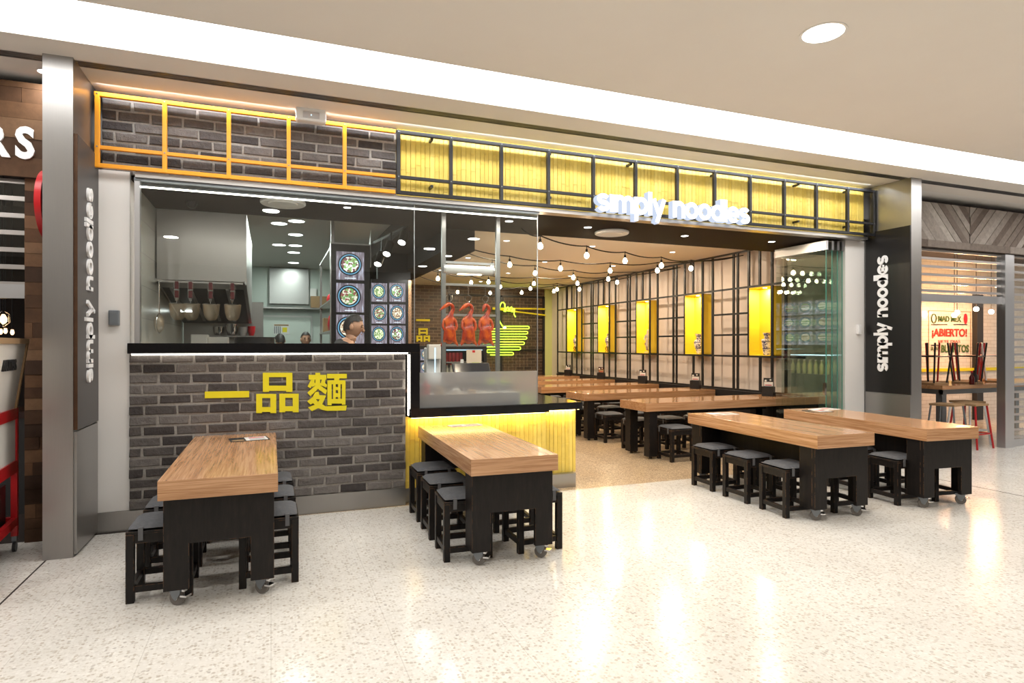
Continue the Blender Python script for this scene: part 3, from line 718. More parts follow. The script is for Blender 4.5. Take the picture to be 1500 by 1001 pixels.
def make_stool():
    t = thing('stool', 'x', 'stool', (0, 0, 0)); a = .18; l = .045; h = .43
    MB().box(-a, a, -a, a, h - .018, h).build('seat_board', 'blackwood', t, bevel=.003)
    for sx in (-1, 1):
        for sy in (-1, 1): MB().box(sx * a - (l if sx > 0 else 0), sx * a + (l if sx < 0 else 0), sy * a - (l if sy > 0 else 0), sy * a + (l if sy < 0 else 0), 0, h - .018).build('leg', 'blackwood', t, bevel=.003)
    i = a - .008
    for (x0, x1, y0, y1) in ((-i + l - .01, i - l + .01, -i, -i + .028), (-i + l - .01, i - l + .01, i - .028, i), (-i, -i + .028, -i + l - .01, i - l + .01), (i - .028, i, -i + l - .01, i - l + .01)):
        MB().box(x0, x1, y0, y1, h - .075, h - .017).build('apron_rail', 'blackwood', t, bevel=.002)
        MB().box(x0, x1, y0 + .002, y1 + .002, .06, .10).build('stretcher', 'blackwood', t, bevel=.002)
    # cushion: pillowed square
    mb = MB(); N = 10; c = a - .008; g = []
    for j in range(N + 1):
        row = []
        for k in range(N + 1):
            x = -c + 2 * c * k / N; y = -c + 2 * c * j / N; e = (1 - (abs(x) / c) ** 6) * (1 - (abs(y) / c) ** 6)
            row.append((x * (1 - .02 * (abs(y) / c) ** 8), y * (1 - .02 * (abs(x) / c) ** 8), e))
        g.append(row)
    T = [[mb.b.verts.new((x, y, h + .014 + .026 * e ** .5)) for x, y, e in r] for r in g]; B = [[mb.b.verts.new((x, y, h + .012 - .0105 * e ** .5)) for x, y, e in r] for r in g]
    for j in range(N):
        for k in range(N):
            mb.b.faces.new((T[j][k], T[j][k + 1], T[j + 1][k + 1], T[j + 1][k])); mb.b.faces.new((B[j][k], B[j + 1][k], B[j + 1][k + 1], B[j][k + 1]))
    for k in range(N):
        mb.b.faces.new((T[0][k], B[0][k], B[0][k + 1], T[0][k + 1])); mb.b.faces.new((T[N][k], T[N][k + 1], B[N][k + 1], B[N][k]))
        mb.b.faces.new((T[k][0], T[k + 1][0], B[k + 1][0], B[k][0])); mb.b.faces.new((T[k][N], B[k][N], B[k + 1][N], T[k + 1][N]))
    cu = mb.build('cushion', 'cushion', t, True)
    for sx, sy in ((-.10, -1), (.11, -1), (-.10, 1), (.11, 1)):
        y = sy * (a + .001)
        MB().box(sx - .013, sx + .013, min(y, y + sy * .004), max(y, y + sy * .004), h - .055, h + .02).box(sx - .013, sx + .013, min(y - sy * .03, y), max(y - sy * .03, y), h + .018, h + .022).build('strap', 'strap', cu)
    return t
tabs = [(-.285, 4.055, 0, 'by the low brick wall'), (1.60, 4.03, -1.8, 'in front of the yellow counter'), (4.725, 4.0, -2.6, 'standing left of the pair on the right'), (6.03, 3.94, -5.0, 'farthest right beside the black panel')]
tlab = ['oak topped mobile table with black base by the low brick wall', 'oak topped mobile table with black base against the yellow bamboo counter', 'oak topped mobile table at right with three stools on its near side', 'oak topped mobile table farthest right near the black name panel']
tw = ['the brick wall table', 'the yellow counter table', 'third mobile table', 'the farthest right table']
proto = make_table(tlab[0]); sproto = make_stool(); first = [True]
def put_stool(x, y, rz, label, group=None):
    if first[0]: first[0] = False; o = sproto; o.location = (x, y, 0); o.rotation_euler = (0, 0, rz); o['label'] = label
    else: o = dup(sproto, (x, y, 0), rz, label)
    if group: o['group'] = group
    elif 'group' in o: del o['group']
    return o
rs = random.Random(11)
for i, (x, y, a, w) in enumerate(tabs):
    if i: o = dup(proto, (x, y, 0), R(a), tlab[i])
    else: o = proto; o.location = (x, y, 0); o.rotation_euler = (0, 0, R(a))
    o['group'] = 'mobile oak tables in front of the shop'
    ca, sa = math.cos(R(a)), math.sin(R(a))
    for side in (-1, 1):
        for k in range(3):
            if i == 0 and side == -1 and k == 2: pass
            lx = side * (.325 + (.02 if i == 0 and side < 0 else .0)) - side * .0 ; ly = .40 + k * .535
            if side > 0: lx = .285
            if side > 0 and i == 0: lx = .275
            if i == 2 and side < 0: lx = -.27
            if i == 3: lx = side * .25
            if i == 1: lx = side * .275
            px, py = x + lx * ca - ly * sa, y + lx * sa + ly * ca
            put_stool(px, py, R(a) + R(rs.uniform(-3, 3)), 'black stool with grey cushion, %s on the %s side of %s' % (('nearest', 'middle', 'farthest')[k], 'left' if side < 0 else 'right', tw[i]), 'stools around the mobile tables')
# dining tables
def dining_table(label):
    t = thing('dining_table', label, 'table', (4.71, 7.1, 0)); Ln = 2.60; W = .67
    MB().box(0, Ln, 0, W, .65, .765).build('tabletop', 'oakx', t, bevel=.002)
    for x in (.07, Ln - .25):
        for y in (.03, W - .16):
            lg = MB().box(x, x + .13, y, y + .13, .03, .65).build('leg', 'blackwood', t, bevel=.002)
            MB().cyl((x + .065, y + .065, 0), (x + .065, y + .065, .03), .022).build('foot', 'black', lg)
    MB().box(.2, Ln - .25, W / 2 - .03, W / 2 + .03, .58, .649).build('beam', 'black', t)
    return t
dl = ['nearest long oak dining table reaching to the lattice wall', 'second long oak dining table from the front', 'third long oak dining table from the front', 'fourth long oak dining table from the front', 'farthest long oak dining table at the back wall']
dt = dining_table(dl[0]); dt['group'] = 'long oak dining tables inside'
ys = [7.10, 8.86, 10.56, 12.28, 14.0]
for i, y in enumerate(ys):
    if i: dup(dt, (4.71, y, 0), 0, dl[i])
    on = ('nearest', 'second', 'third', 'fourth', 'farthest')[i]
    for row, yy in (('front', y - .11), ('back', y + .80)):
        for k in range(4):
            put_stool(5.10 + .55 * k, yy, R(90 + rs.uniform(-3, 3)), 'black stool with grey cushion, %s from left, %s row, %s dining table' % (('first', 'second', 'third', 'fourth')[k], row, on), 'stools at the dining tables')
# menus lying on tables
def menu(x, y, z, rz, w, h, label, stripe):
    t = thing('menu_card', label, 'menu', (x, y, z), rz, None)
    MB().box(-w / 2, w / 2, -h / 2, h / 2, 0, .004).build('sheet', 'paperk' if stripe else 'paperw', t)
    MB().box(-w * .1, w * .46, -h * .44, h * .44, .004, .0048).build('printed_panel', 'paperw' if stripe else 'cream', t)
    MB().box(w * .0, w * .4, h * .1, h * .3, .0048, .0052).build('heading', 'paperr', t); MB().box(-w * .45, -w * .15, -h * .4, -h * .1, .0041, .0048).build('photo_block', 'cardboard', t)
    for k in range(5): MB().box(w * .0, w * .4, -h * .35 + k * h * .07, -h * .33 + k * h * .07, .0048, .0051).build('text_line', 'paperk', t)
menu(-.17, 5.60, .765, R(8), .30, .21, 'black and white folded menu on the brick wall table', True)
menu(1.77, 5.80, .765, R(4), .32, .13, 'grey menu card on the yellow counter table', False)
menu(4.80, 5.70, .765, R(-6), .30, .21, 'menu sheet on the third mobile table from left', False)
menu(6.30, 5.65, .765, R(10), .36, .20, 'menu sheets on the farthest right mobile table', False)
menu(6.05, 5.52, .765, R(-12), .28, .2, 'spread menu beside the sheets on the farthest right table', True)
# upright menu holders on the dining tables
for i, y in enumerate(ys):
    u = i
    on = ('nearest', 'second', 'third', 'fourth', 'farthest')[i]
    t = thing('menu_holder', 'black caddy with upright menus on the %s dining table' % on, 'menu holder', (7.14, y + .33, .765), R(-62), 'menu holders on the dining tables')
    MB().box(-.085, .085, -.05, .05, 0, .15).build('caddy', 'black', t)
    MB().box(-.075, .075, .0, .012, .15, .28).build('menu_sheet', 'paperk' if i != 3 else 'dwood', t)
    MB().box(-.066, .066, -.004, .0, .155, .22).build('printed_panel', 'paperw' if i != 3 else 'cardboard', t)
    MB().box(-.05, .05, -.006, -.004, .165, .178).build('heading', 'paperr', t)
    MB().ball((-.04, -.005, .235), .018).ball((.03, -.005, .25), .014).build('photo_block', 'paperw', t)

# ================================================================ lattice wall, niches
lw = thing('wall_lattice', 'black metal lattice standing along the pale dining room wall', 'lattice frame', (L_X, 0, 0))
k_ = .9813
ops = [(7.74, 8.26), (9.46, 9.99), (11.186, 11.70), (12.876, 13.412), (14.56, 15.12)]
ops = [(a * k_, b * k_) for a, b in ops]
ztop, zbot, zup = 2.515, 1.366, 3.12
b2 = .024
def vb(y, z0, z1, w=.042): MB().box(0, b2, y - w / 2, y + w / 2, z0, z1).build('upright', 'black', lw)
def hb(y0, y1, z, w=.032): MB().box(-.002, b2 - .002, y0, y1, z - w / 2, z + w / 2).build('crossbar', 'black', lw)
hb(6.95, 15.45, zup); hb(6.95, 15.45, ztop); hb(6.95, 15.45, zbot); hb(6.95, 15.45, .80)
for i, (a, b) in enumerate(ops):
    vb(a, .80, zup); vb(b, .80 if 0 else zbot, zup); vb((a + b) / 2 + .01, ztop, zup); vb((a + b) / 2 + .0, .80, zbot)
    na = ops[i + 1][0] if i < 4 else 15.45
    vb(a - .28, .80, zup)
    if i < 4:
        vb(b + .26, .80, zup); vb(b + .36, .80, zup)
        for z in (2.085, 1.728): hb(b, na - .28, z)
vb(ops[4][1] + .05, .8, zup); vb(15.43, .8, zup)
for i, y in enumerate((8.6, 10.3, 12.0, 13.7)):     # pale conduits on the wall
    pass
for i, (a, b) in enumerate(ops):
    on = ('nearest', 'second', 'third', 'fourth', 'farthest')[i]
    t = thing('display_niche', 'yellow lit display niche in the black lattice, %s from the front' % on, 'display box', (L_X, (a + b) / 2, zbot), 0, 'yellow display niches')
    h = ztop - zbot - .02; w = (b - a) / 2 - .016; dp_ = W_X - L_X
    MB().box(.0, dp_, -w, -w + .012, .015, h).build('side_panel', 'yellowbox', t); MB().box(.0, dp_, w - .012, w, .015, h).build('side_panel', 'yellowbox', t)
    MB().box(.0, dp_, -w, w, .013, .026).build('bottom_panel', 'yellowbox', t); MB().box(.0, dp_, -w, w, h - .012, h).build('top_panel', 'yellowbox', t); MB().box(dp_ - .012, dp_, -w + .012, w - .012, .026, h - .012).build('back_panel', 'yellowbox', t)
    MB().lathe([(.03, h - .018), (.03, h - .012)], (dp_ / 2, 0, 0), 16).build('spotlight', 'lamp', t)
    l = bpy.data.lights.new('niche_lamp', 'AREA'); l.shape = 'DISK'; l.size = .05; l.energy = 11; l.color = (1, .90, .62); o = bpy.data.objects.new('niche_lamp', l); C.objects.link(o); o.parent = t; o.location = (dp_ / 2, 0, h - .025)
    zz = zbot + .026; cx, cy = L_X + .11, (a + b) / 2 - .05
    if i == 2:
        s = thing('warrior_figurine', 'grey stone warrior figurine in the third yellow niche', 'figurine', (cx, cy, zz))
        MB().box(-.06, .06, -.06, .06, 0, .02).build('plinth', 'statue', s)
        skin_obj('body', [(0, 0, .26, .045), (0, 0, .34, .052), (0, 0, .40, .03), (0, 0, .46, .036), (0, 0, .50, .022), (0, -.035, .16, .05), (0, -.035, .04, .028), (0, .035, .16, .05), (0, .035, .04, .028), (-.01, -.075, .37, .022), (-.04, -.08, .29, .018), (-.06, -.05, .27, .015), (-.01, .075, .37, .022), (-.04, .08, .29, .018), (-.06, .05, .27, .015)],
                 [(0, 1), (1, 2), (2, 3), (3, 4), (0, 5), (5, 6), (0, 7), (7, 8), (1, 9), (9, 10), (10, 11), (1, 12), (12, 13), (13, 14)], 'statue', s)
        MB().lathe([(.062, .13), (.055, .26), (.045, .30)], n=16, caps=False).build('tunic', 'statue', s, True)
    else:
        if i >= 3:
            s = thing('vase_stand', 'carved dark wood stand under the vase in the %s niche' % on, 'stand', (cx, cy, zz), 0, 'carved vase stands')
            MB().lathe([(.062, .105), (.066, .115), (.058, .125)]).build('stand_top', 'dwood', s, True)
            for q in range(5):
                an = q * 2 * PI / 5; MB().tube([(.05 * math.cos(an), .05 * math.sin(an), .11), (.068 * math.cos(an), .068 * math.sin(an), .07), (.045 * math.cos(an), .045 * math.sin(an), .04), (.065 * math.cos(an), .065 * math.sin(an), .0)], .010, 6).build('leg', 'dwood', s)
            zz += .125
        prof = {0: [(.055, 0), (.06, .01), (.085, .20), (.092, .245), (.085, .255), (.045, .265), (.045, .30), (.065, .345), (.07, .36), (.062, .36)],
                1: [(.05, 0), (.055, .01), (.06, .05), (.095, .15), (.105, .21), (.09, .25), (.06, .275), (.055, .31), (.075, .355), (.08, .37), (.07, .37)]}.get(i, [(.035, 0), (.04, .01), (.05, .05), (.075, .12), (.08, .17), (.06, .21), (.03, .24), (.028, .28), (.042, .305), (.036, .305)])
        v = tag(MB().lathe(prof, n=28).build('vase', 'vase', None, True), ['tall square-shouldered painted porcelain vase in the nearest yellow niche', 'round bellied painted porcelain vase in the second yellow niche', '', 'small painted vase on a stand in the fourth yellow niche', 'small painted vase on a stand in the farthest yellow niche'][i], 'vase', 'vases in the niches'); v.location = (cx, cy, zz)
# ---- festoon lights
ZB = 2.75
strs = [
    ([(2.75, 6.75, 2.93), (3.03, 6.83, 0), (3.93, 7.33, 0), (4.69, 7.60, 0), (5.47, 7.84, 0), (6.10, 7.96, 0), (7.34, 8.35, 3.05)], 'festoon string of bulbs nearest the shopfront'),
    ([(2.35, 8.30, 2.98), (3.31, 8.58, 0), (4.21, 8.71, 0), (5.08, 8.68, 0), (5.77, 8.38, 0), (7.34, 8.2, 3.05)], 'second festoon string of bulbs from the shopfront'),
    ([(2.35, 8.45, 2.98), (3.19, 9.02, 0), (4.09, 9.43, 0), (4.98, 9.78, 0), (5.69, 9.79, 0), (7.34, 9.9, 3.05)], 'third festoon string of bulbs from the shopfront'),
    ([(2.35, 10.5, 2.98), (2.87, 10.72, 0), (3.84, 11.07, 0), (4.76, 11.03, 0), (5.53, 10.69, 0), (6.14, 10.23, 0), (7.34, 10.0, 3.05)], 'fourth festoon string of bulbs from the shopfront'),
    ([(2.35, 10.45, 2.98), (2.80, 10.85, 0), (3.57, 11.30, 0), (4.38, 11.89, 0), (5.11, 12.03, 0), (5.72, 12.0, 0), (6.16, 11.82, 0), (7.34, 11.6, 3.05)], 'fifth festoon string of bulbs from the shopfront'),
    ([(2.9, 13.3, 3.1), (3.92, 13.42, 0), (4.68, 13.38, 0), (5.32, 13.03, 0), (5.85, 12.44, 0), (7.34, 12.3, 3.05)], 'farthest festoon string of bulbs'),
]
for pts, lab in strs:
    t = thing('festoon_light', lab, 'string lights', (0, 0, 0), 0, 'festoon strings over the dining tables')
    P = [(x, y, z if z else ZB + .125) for x, y, z in pts]; path = []
    for (a, b) in zip(P, P[1:]):
        for q in range(8):
            f = q / 8; sag = .035 * 4 * f * (1 - f)
            path.append((a[0] + (b[0] - a[0]) * f, a[1] + (b[1] - a[1]) * f, a[2] + (b[2] - a[2]) * f - sag))
    path.append(P[-1]); MB().tube(path, .0085, 6).build('cable', 'copperg', t)
    for x, y, z in P[1:-1]:
        so = MB().cyl((x, y, z + .01), (x, y, z - .05), .006, n=8).cyl((x, y, z - .04), (x, y, z - .085), .014, .017, n=12).build('bulb_socket', 'copperg', t, True)
        MB().lathe([(.012, .04), (.018, .032), (.030, .012), (.033, -.008), (.026, -.028), (.012, -.038), (.002, -.040)], (x, y, ZB), 14).build('bulb', 'bulb', so, True)
# dining ceiling fittings
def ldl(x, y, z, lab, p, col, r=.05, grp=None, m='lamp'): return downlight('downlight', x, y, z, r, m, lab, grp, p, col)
warm = (1, .80, .58)
for i, (x, y) in enumerate(((4.90, 8.94), (6.50, 8.99), (6.50, 10.98), (4.96, 10.96), (3.4, 8.95), (3.4, 10.96), (3.4, 12.95), (4.96, 12.95), (6.5, 12.95), (4.96, 14.9), (6.5, 14.9))):
    ldl(x, y, 3.17, 'small recessed downlight in the cream dining ceiling', 30, warm, .05, 'dining ceiling downlights')
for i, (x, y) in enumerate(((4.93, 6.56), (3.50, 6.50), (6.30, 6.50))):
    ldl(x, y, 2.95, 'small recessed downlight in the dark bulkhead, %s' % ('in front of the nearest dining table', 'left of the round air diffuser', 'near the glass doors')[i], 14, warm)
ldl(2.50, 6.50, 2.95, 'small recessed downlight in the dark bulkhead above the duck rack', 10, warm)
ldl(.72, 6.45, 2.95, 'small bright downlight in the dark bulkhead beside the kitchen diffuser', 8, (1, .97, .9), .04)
def diffuser(x, y, r, lab):
    t = thing('air_diffuser', lab, 'air vent', (x, y, 2.95))
    MB().lathe([(r * .62, -.012), (r * .95, -.03), (r, -.02), (r, 0), (r * .6, 0)], n=36, caps=False).build('outer_ring', 'whitep', t, True)
    MB().lathe([(.005, -.022), (r * .62, -.030), (r * .66, -.016), (r * .60, -.010)], n=36).build('inner_disc', 'whitep', t, True)
diffuser(3.92, 6.66, .21, 'round white air diffuser in the dark bulkhead over the counter end')
diffuser(.11, 6.42, .21, 'round white air diffuser in the dark bulkhead over the kitchen window')
ck = thing('ceiling_camera', 'small black dome camera under the bulkhead over the hood', 'camera', (-.72, 6.75, 2.95)); MB().ball((0, 0, -.03), .045, (1, 1, .8)).build('dome', 'plastic', ck, True); MB().cyl((0, 0, -.025), (0, 0, 0), .05).build('base', 'plastic', ck)

# ================================================================ back wall : grid, neon
gr = thing('wall_grid', 'black metal wire grid over the dark brick back wall', 'grid panel', (0, 16.24, 0))
x0g, x1g = 4.55, 7.32
for x in (x0g, 6.02, x1g): MB().box(x - .03, x + .03, 0, .04, .0, 2.95).build('frame_post', 'black', gr)
for z in (2.93, 1.42): MB().box(x0g, x1g, 0, .04, z - .025, z + .025).build('frame_rail', 'black', gr)
mb = MB(); x = x0g
while x < x1g: mb.box(x - .003, x + .003, .012, .018, .02, 2.93); x += .11
z = .05
while z < 2.93: mb.box(x0g, x1g, .018, .024, z - .003, z + .003); z += .11
mb.build('wire_mesh', 'black', gr)
nb = thing('neon_sign', 'yellow green neon noodle bowl with a hand holding chopsticks on the back wall', 'neon sign', (0, 16.12, 0))
npx = lambda x, y: (lambda q: (q[0], 0, q[1]))(onY(700 + x / 7.15, 420 + y / 7.15, 16.12))
# serpentine noodle lines forming the bowl
ys_ = [417, 443, 470, 497, 525, 552, 580, 607, 632, 662, 690, 717]
xl = [280, 60, 40, 40, 30, 25, 40, 50, 55, 105, 105, 130]; xr = [525, 525, 510, 510, 500, 500, 475, 475, 435, 435, 360, 360]
path = []
for i, y in enumerate(ys_):
    a, b = (xl[i], xr[i]) if i % 2 == 0 else (xr[i], xl[i])
    yn = ys_[i + 1] if i < 11 else y
    path += [npx(a, y), npx(b, y)]
    if i < 11:
        s = 13 if i % 2 == 0 else -13
        path += [npx(b + s * .8, y + 5), npx(b + s, (y + yn) / 2), npx(b + s * .8, yn - 5)]
MB().tube(path, .013, 8).build('neon_tube', 'neon', nb, True, label='glowing noodle bowl lines')
hand = [(280, 430), (255, 410), (230, 370), (218, 300), (225, 240), (235, 190), (248, 168), (268, 165), (282, 185), (285, 225), (275, 262), (290, 262), (300, 225), (315, 212), (325, 232), (312, 258), (330, 258), (340, 222), (352, 212), (362, 232), (345, 262), (362, 266), (375, 226), (384, 235), (378, 290), (395, 320)]
MB().tube([npx(*p) for p in hand], .017, 8).build('neon_tube', 'neon', nb, True, label='glowing outline of a hand')
MB().ball(npx(280, 430), .05, (1, .4, .8)).build('neon_joint', 'neonw', nb, True)
for a, b in (((160, 225), (712, 235)), ((160, 232), (715, 300))):
    p, q = Vector(npx(*a)), Vector(npx(*b)); MB().cyl(p + Vector((0, .05, 0)), q + Vector((0, .05, 0)), .022, n=8).build('chopstick', 'yellow', nb)
ws = thing('wall_characters', 'small yellow characters mounted on the brick back wall', 'wall lettering', (0, 16.27, 0))
def wpoly(x0, y0, x1, y1):
    (a, b), (c, d) = onY(580 + x0 / 3.85, 380 + y0 / 3.85, 16.27), onY(580 + x1 / 3.85, 380 + y1 / 3.85, 16.27)
    return (a, c, b, d)
mb = MB(); a, c, b, d = wpoly(114, 337, 192, 350); mb.box(a, c, 0, .02, d, b); mb.build('character', 'yellow', ws)
mb = MB()
for q in ((127, 388, 180, 426), (115, 430, 150, 465), (156, 430, 192, 465)):
    a, c, b, d = wpoly(*q); tt = .05
    mb.box(a, c, 0, .02, b - tt, b); mb.box(a, c, 0, .02, d + .03, d + .03 + tt); mb.box(a, a + tt, 0.001, .021, d, b); mb.box(c - tt, c, 0.001, .021, d, b)
mb.build('character', 'yellow', ws)

# ================================================================ kitchen
hd = thing('range_hood', 'large stainless steel range hood behind the kitchen glass', 'range hood', (0, 7.21, 0))
MB().prism([(0, 2.20), (.0, 2.95), (2.0, 2.95), (2.0, 1.85), (1.9, 1.85)], -1.09, -.245, 'YZ').build('canopy', 'steelx', hd)
MB().prism([(0.03, 2.195), (1.9, 1.845), (1.9, 1.86), (.03, 2.21)], -1.07, -.28, 'YZ').build('filter_panel', 'black', hd)
for q in range(4):
    MB().prism([(.2, 2.15), (1.7, 1.865), (1.7, 1.885), (.2, 2.17)], -1.0 + q * .18, -.97 + q * .18, 'YZ').build('filter_slat', 'steel', hd)
MB().box(-1.02, -.90, 1.2, 1.26, 1.955, 1.975).build('lamp', 'klamp', hd)
for i, u in enumerate((260.5, 280.5, 309.5, 341)):
    x = onY(u, 440, 6.95)[0]
    t = thing('noodle_strainer', 'wire noodle strainer with dark handle, %s from the left under the hood' % ('first', 'second', 'third', 'fourth')[i], 'strainer', (x, 6.95, 1.80), 0, 'noodle strainers hanging under the hood')
    MB().lathe([(.004, 0), (.035, .003), (.060, .03), (.074, .09), (.080, .165)], n=24, caps=False).build('basket', 'mesh', t, True)
    MB().tube([(.081 * math.cos(a / 24 * 2 * PI), .081 * math.sin(a / 24 * 2 * PI), .166) for a in range(24)], .003, 6, True).build('rim', 'chrome', t)
    MB().tube([(0, -.081, .166), (0, -.081, .2), (-.02, -.081, .22), (-.022, -.081, .36), (0, -.081, .40), (.022, -.081, .36), (.02, -.081, .22), (0, -.081, .2)], .003, 6).build('handle_wire', 'chrome', t)
    MB().box(-.016, .016, -.088, -.074, .22, .38).build('grip', 'handle', t, bevel=.003); MB().box(-.018, .018, -.09, -.072, .29, .305).box(-.012, .012, -.09, -.072, .19, .215).build('ferrule', 'chrome', t)
rl = thing('utensil_rail', 'steel rail under the hood from which the strainers hang', 'rail', (0, 6.87, 2.19)); MB().cyl((-1.05, 0, 0), (-.26, 0, 0), .006).build('bar', 'chrome', rl); MB().box(-1.06, -1.04, -.005, .35, -.005, .01).box(-.27, -.25, -.005, .35, -.005, .01).build('bracket', 'chrome', rl)
t = thing('skimmer', 'round wire skimmer hanging at the left end of the kitchen window', 'skimmer', (-1.0, 6.75, 1.76)); MB().tube([(.012 * math.cos(a / 20 * 2 * PI) , .065 * math.cos(a / 20 * 2 * PI) - .0, .095 * math.sin(a / 20 * 2 * PI)) for a in range(20)], .004, 6, True).cyl((0, 0, .095), (0, 0, .40), .006).build('frame', 'chrome', t); MB().ball((0, 0, 0), .09, (.5, .68, 1.)).build('bowl', 'mesh', t, True)
# counter + cooking things behind the wall
kc = thing('kitchen_bench', 'stainless cooking bench behind the low brick wall', 'bench', (0, 7.5, 0)); MB().box(-1.08, .65, .3, 1.1, .86, .9).build('benchtop', 'steelx', kc); MB().box(-1.06, .63, .32, 1.08, .05, .859).build('cabinet', 'steel', kc)
sb = thing('splashback', 'dark steel splashback of the cook line below the hood', 'splashback', (0, 9.3, 0)); MB().box(-1.09, -.1, 0, .04, .02, 2.15).build('sheet', 'steel', sb)
def pot(name, x, y, z, r, h, m, lab, cat='pot'):
    t = thing(name, lab, cat, (x, y, z)); MB().lathe([(r * .95, 0), (r, .01), (r, h), (r * .96, h), (r * .94, .02)], n=24).build('body', m, t, True); MB().tube([(r * 1.02 * math.cos(a / 20 * 2 * PI), r * 1.02 * math.sin(a / 20 * 2 * PI), h) for a in range(20)], .006, 6, True).build('rim', m, t); MB().box(-r - .05, -r, -.03, .03, h * .7, h * .75).box(r, r + .05, -.03, .03, h * .7, h * .75).build('handle', m, t); return t
pot('stock_pot', -.18, 7.9, .9, .22, .74, 'plastic', 'large black stock pot on the kitchen bench')
sh = thing('wall_shelf', 'steel shelf with bowls under the hood', 'shelf', (0, 9.1, 0)); MB().box(-.75, -.18, 0, .2, 1.66, 1.68).build('shelf_board', 'steel', sh); MB().box(-.74, -.72, .0, .2, 1.6, 1.66).box(-.21, -.19, 0, .2, 1.6, 1.66).build('bracket', 'steel', sh)
for i, (x, r, h, m, lab) in enumerate(((-.66, .07, .12, 'chrome', 'steel bowl at the left end of the hood shelf'), (-.50, .08, .16, 'chrome', 'taller steel pot on the hood shelf'), (-.36, .06, .12, 'whitep', 'white bowl on the hood shelf'), (-.25, .05, .13, 'redp', 'pink red bucket at the right end of the hood shelf'))):
    t = thing('bowl', lab, 'bowl', (x, 9.2, 1.68)); MB().lathe([(r * .6, 0), (r * .9, h * .4), (r, h), (r * .95, h), (r * .8, h * .4), (r * .5, .01)], n=20).build('body', m, t, True)
for i, (u, v, m, lab, w, h) in enumerate(((293, 494, 'paperw', 'white paper stack on the bench behind the glass', .18, .06), (320, 497, 'bluelit', 'blue and white packet on the bench behind the glass', .22, .05))):
    x, z = onY(u, v, 8.2); t = thing('packet', lab, 'packet', (x, 8.2, .9)); MB().box(-w / 2, w / 2, -.1, .1, 0, z - .9 + h / 2).build('wrap', 'paperw', t, bevel=.01)
# coolroom door, hatch, calendar
cd = struct(MB().box(-.377, .779, 13.62, 13.70, 0, 2.13).build('door_5', 'kwall'), 'pale coolroom door at the back of the kitchen'); MB().box(-.40, .80, 13.66, 13.70, 2.13, 2.17).box(.779, .81, 13.66, 13.7, 0, 2.13).build('door_frame', 'white', cd)
MB().ball((.12, 13.58, 1.70), .05, (1, .6, 1)).build('handle', 'plastic', cd, True)
ca = thing('wall_calendar', 'paper roster with yellow note on the coolroom door', 'notice', (.2, 13.615, 1.88)); MB().box(-.15, .15, 0, .004, -.11, .11).build('sheet', 'paperw', ca); MB().box(.02, .11, -.002, 0, -.06, .04).build('note', 'yellow', ca); MB().box(-.14, .14, -.001, 0, .07, .1).build('heading', 'cardboard', ca)
for k in range(4): MB().box(-.14 + k * .035, -.12 + k * .035, -.001, 0, -.09, .06).build('grid_column', 'castgrey', ca)
ht = struct(box('window_2', 'steel', 0.0, .71, 13.64, 13.7, 2.44, 3.14), 'stainless hatch panel high on the kitchen back wall'); MB().box(-.03, 0, 13.62, 13.7, 2.41, 3.17).box(.71, .74, 13.62, 13.7, 2.41, 3.17).box(0, .71, 13.62, 13.7, 2.41, 2.44).build('window_frame', 'steel', ht)
MB().box(-1.08, 1.0, 13.45, 13.7, 2.30, 2.33).build('trim_3', 'steel')['kind'] = 'structure'
x, z = onY(459, 430, 13.7); plate('control_unit', 'small control unit with red lights beside the steel hatch', 'control unit', x, 13.7, z, .13, .2, .05, 'white'); 
x, z = onY(466, 438, 12); t = thing('cardboard_box', 'brown cardboard box on the high kitchen ledge', 'box', (.95, 13.55, 2.33)); MB().box(-.18, .18, -.12, .12, 0, .24).build('carton', 'cardboard', t); MB().box(-.18, .18, -.005, .005, .24, .242).build('tape', 'cream', t)
green = (.90, 1, .95)
for i, (x, y) in enumerate(((.31, 8.53), (.10, 8.78), (.335, 9.58), (.37, 10.63), (.12, 10.65), (.37, 11.43), (.41, 12.85))):
    downlight('downlight', x, y, 3.17, .115, 'klamp', 'round kitchen ceiling downlight, number %s in the row going back' % ('one', 'two', 'three', 'four', 'five', 'six', 'seven')[i], 'kitchen downlights', 13, green, 'white')
for i, (u, v, Z, ) in enumerate(((694, 350, 2.7), (655, 375, 2.7), (619, 390, 2.7))):  # disc lamps added in place of mall downlight reflections on the glass
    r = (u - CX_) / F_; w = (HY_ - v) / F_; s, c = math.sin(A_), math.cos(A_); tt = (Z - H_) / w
    downlight('downlight', min((s + r * c) * tt, 2.19), (c - r * s) * tt, Z, .07, 'lamp', 'stand-in lamp for a mall downlight reflected in the glass, %s' % ('nearest', 'middle', 'farthest')[i], 'stand-ins for reflected downlights', 10, (1, .95, .88))
# tall menu board with shelving behind
tb = thing('menu_board', 'tall black lightbox with three large food photographs above the kitchen', 'menu board', (.70, 8.0, 0))
MB().box(0, .475, 0, .10, 0, 2.82).build('case', 'black', tb); MB().box(-.008, 0, -.004, .12, .9, 2.83).box(-.008, .483, -.004, .12, 2.82, 2.835).build('steel_edge', 'steel', tb)
def pic(n, x0, x1, z0, z1, y, par): MB().box(x0, x1, y - .006, y, z0, z1).build('menu_photo', _photo(n), par)
for k, (v0, v1) in enumerate(((368, 411), (414.5, 458), (461, 504))):
    xa_, z1 = onY(492.5, v0, 7.995); xb_, z0 = onY(533.5, v1, 7.995); pic(k, xa_ - .70, xb_ - .70, z0, z1, 0, tb)
pl = thing('steel_pole', 'steel pole running from the tall menu board up to the ceiling', 'pole', (.72, 8.05, 2.83)); MB().box(-.02, .02, -.02, .02, 0, .34).build('tube', 'steel', pl)
MB().prism([(0, 2.55), (0, 3.02), (.12, 2.88), (.12, 2.55)], .484, .490, 'YZ').build('side_fin', 'steel', tb)
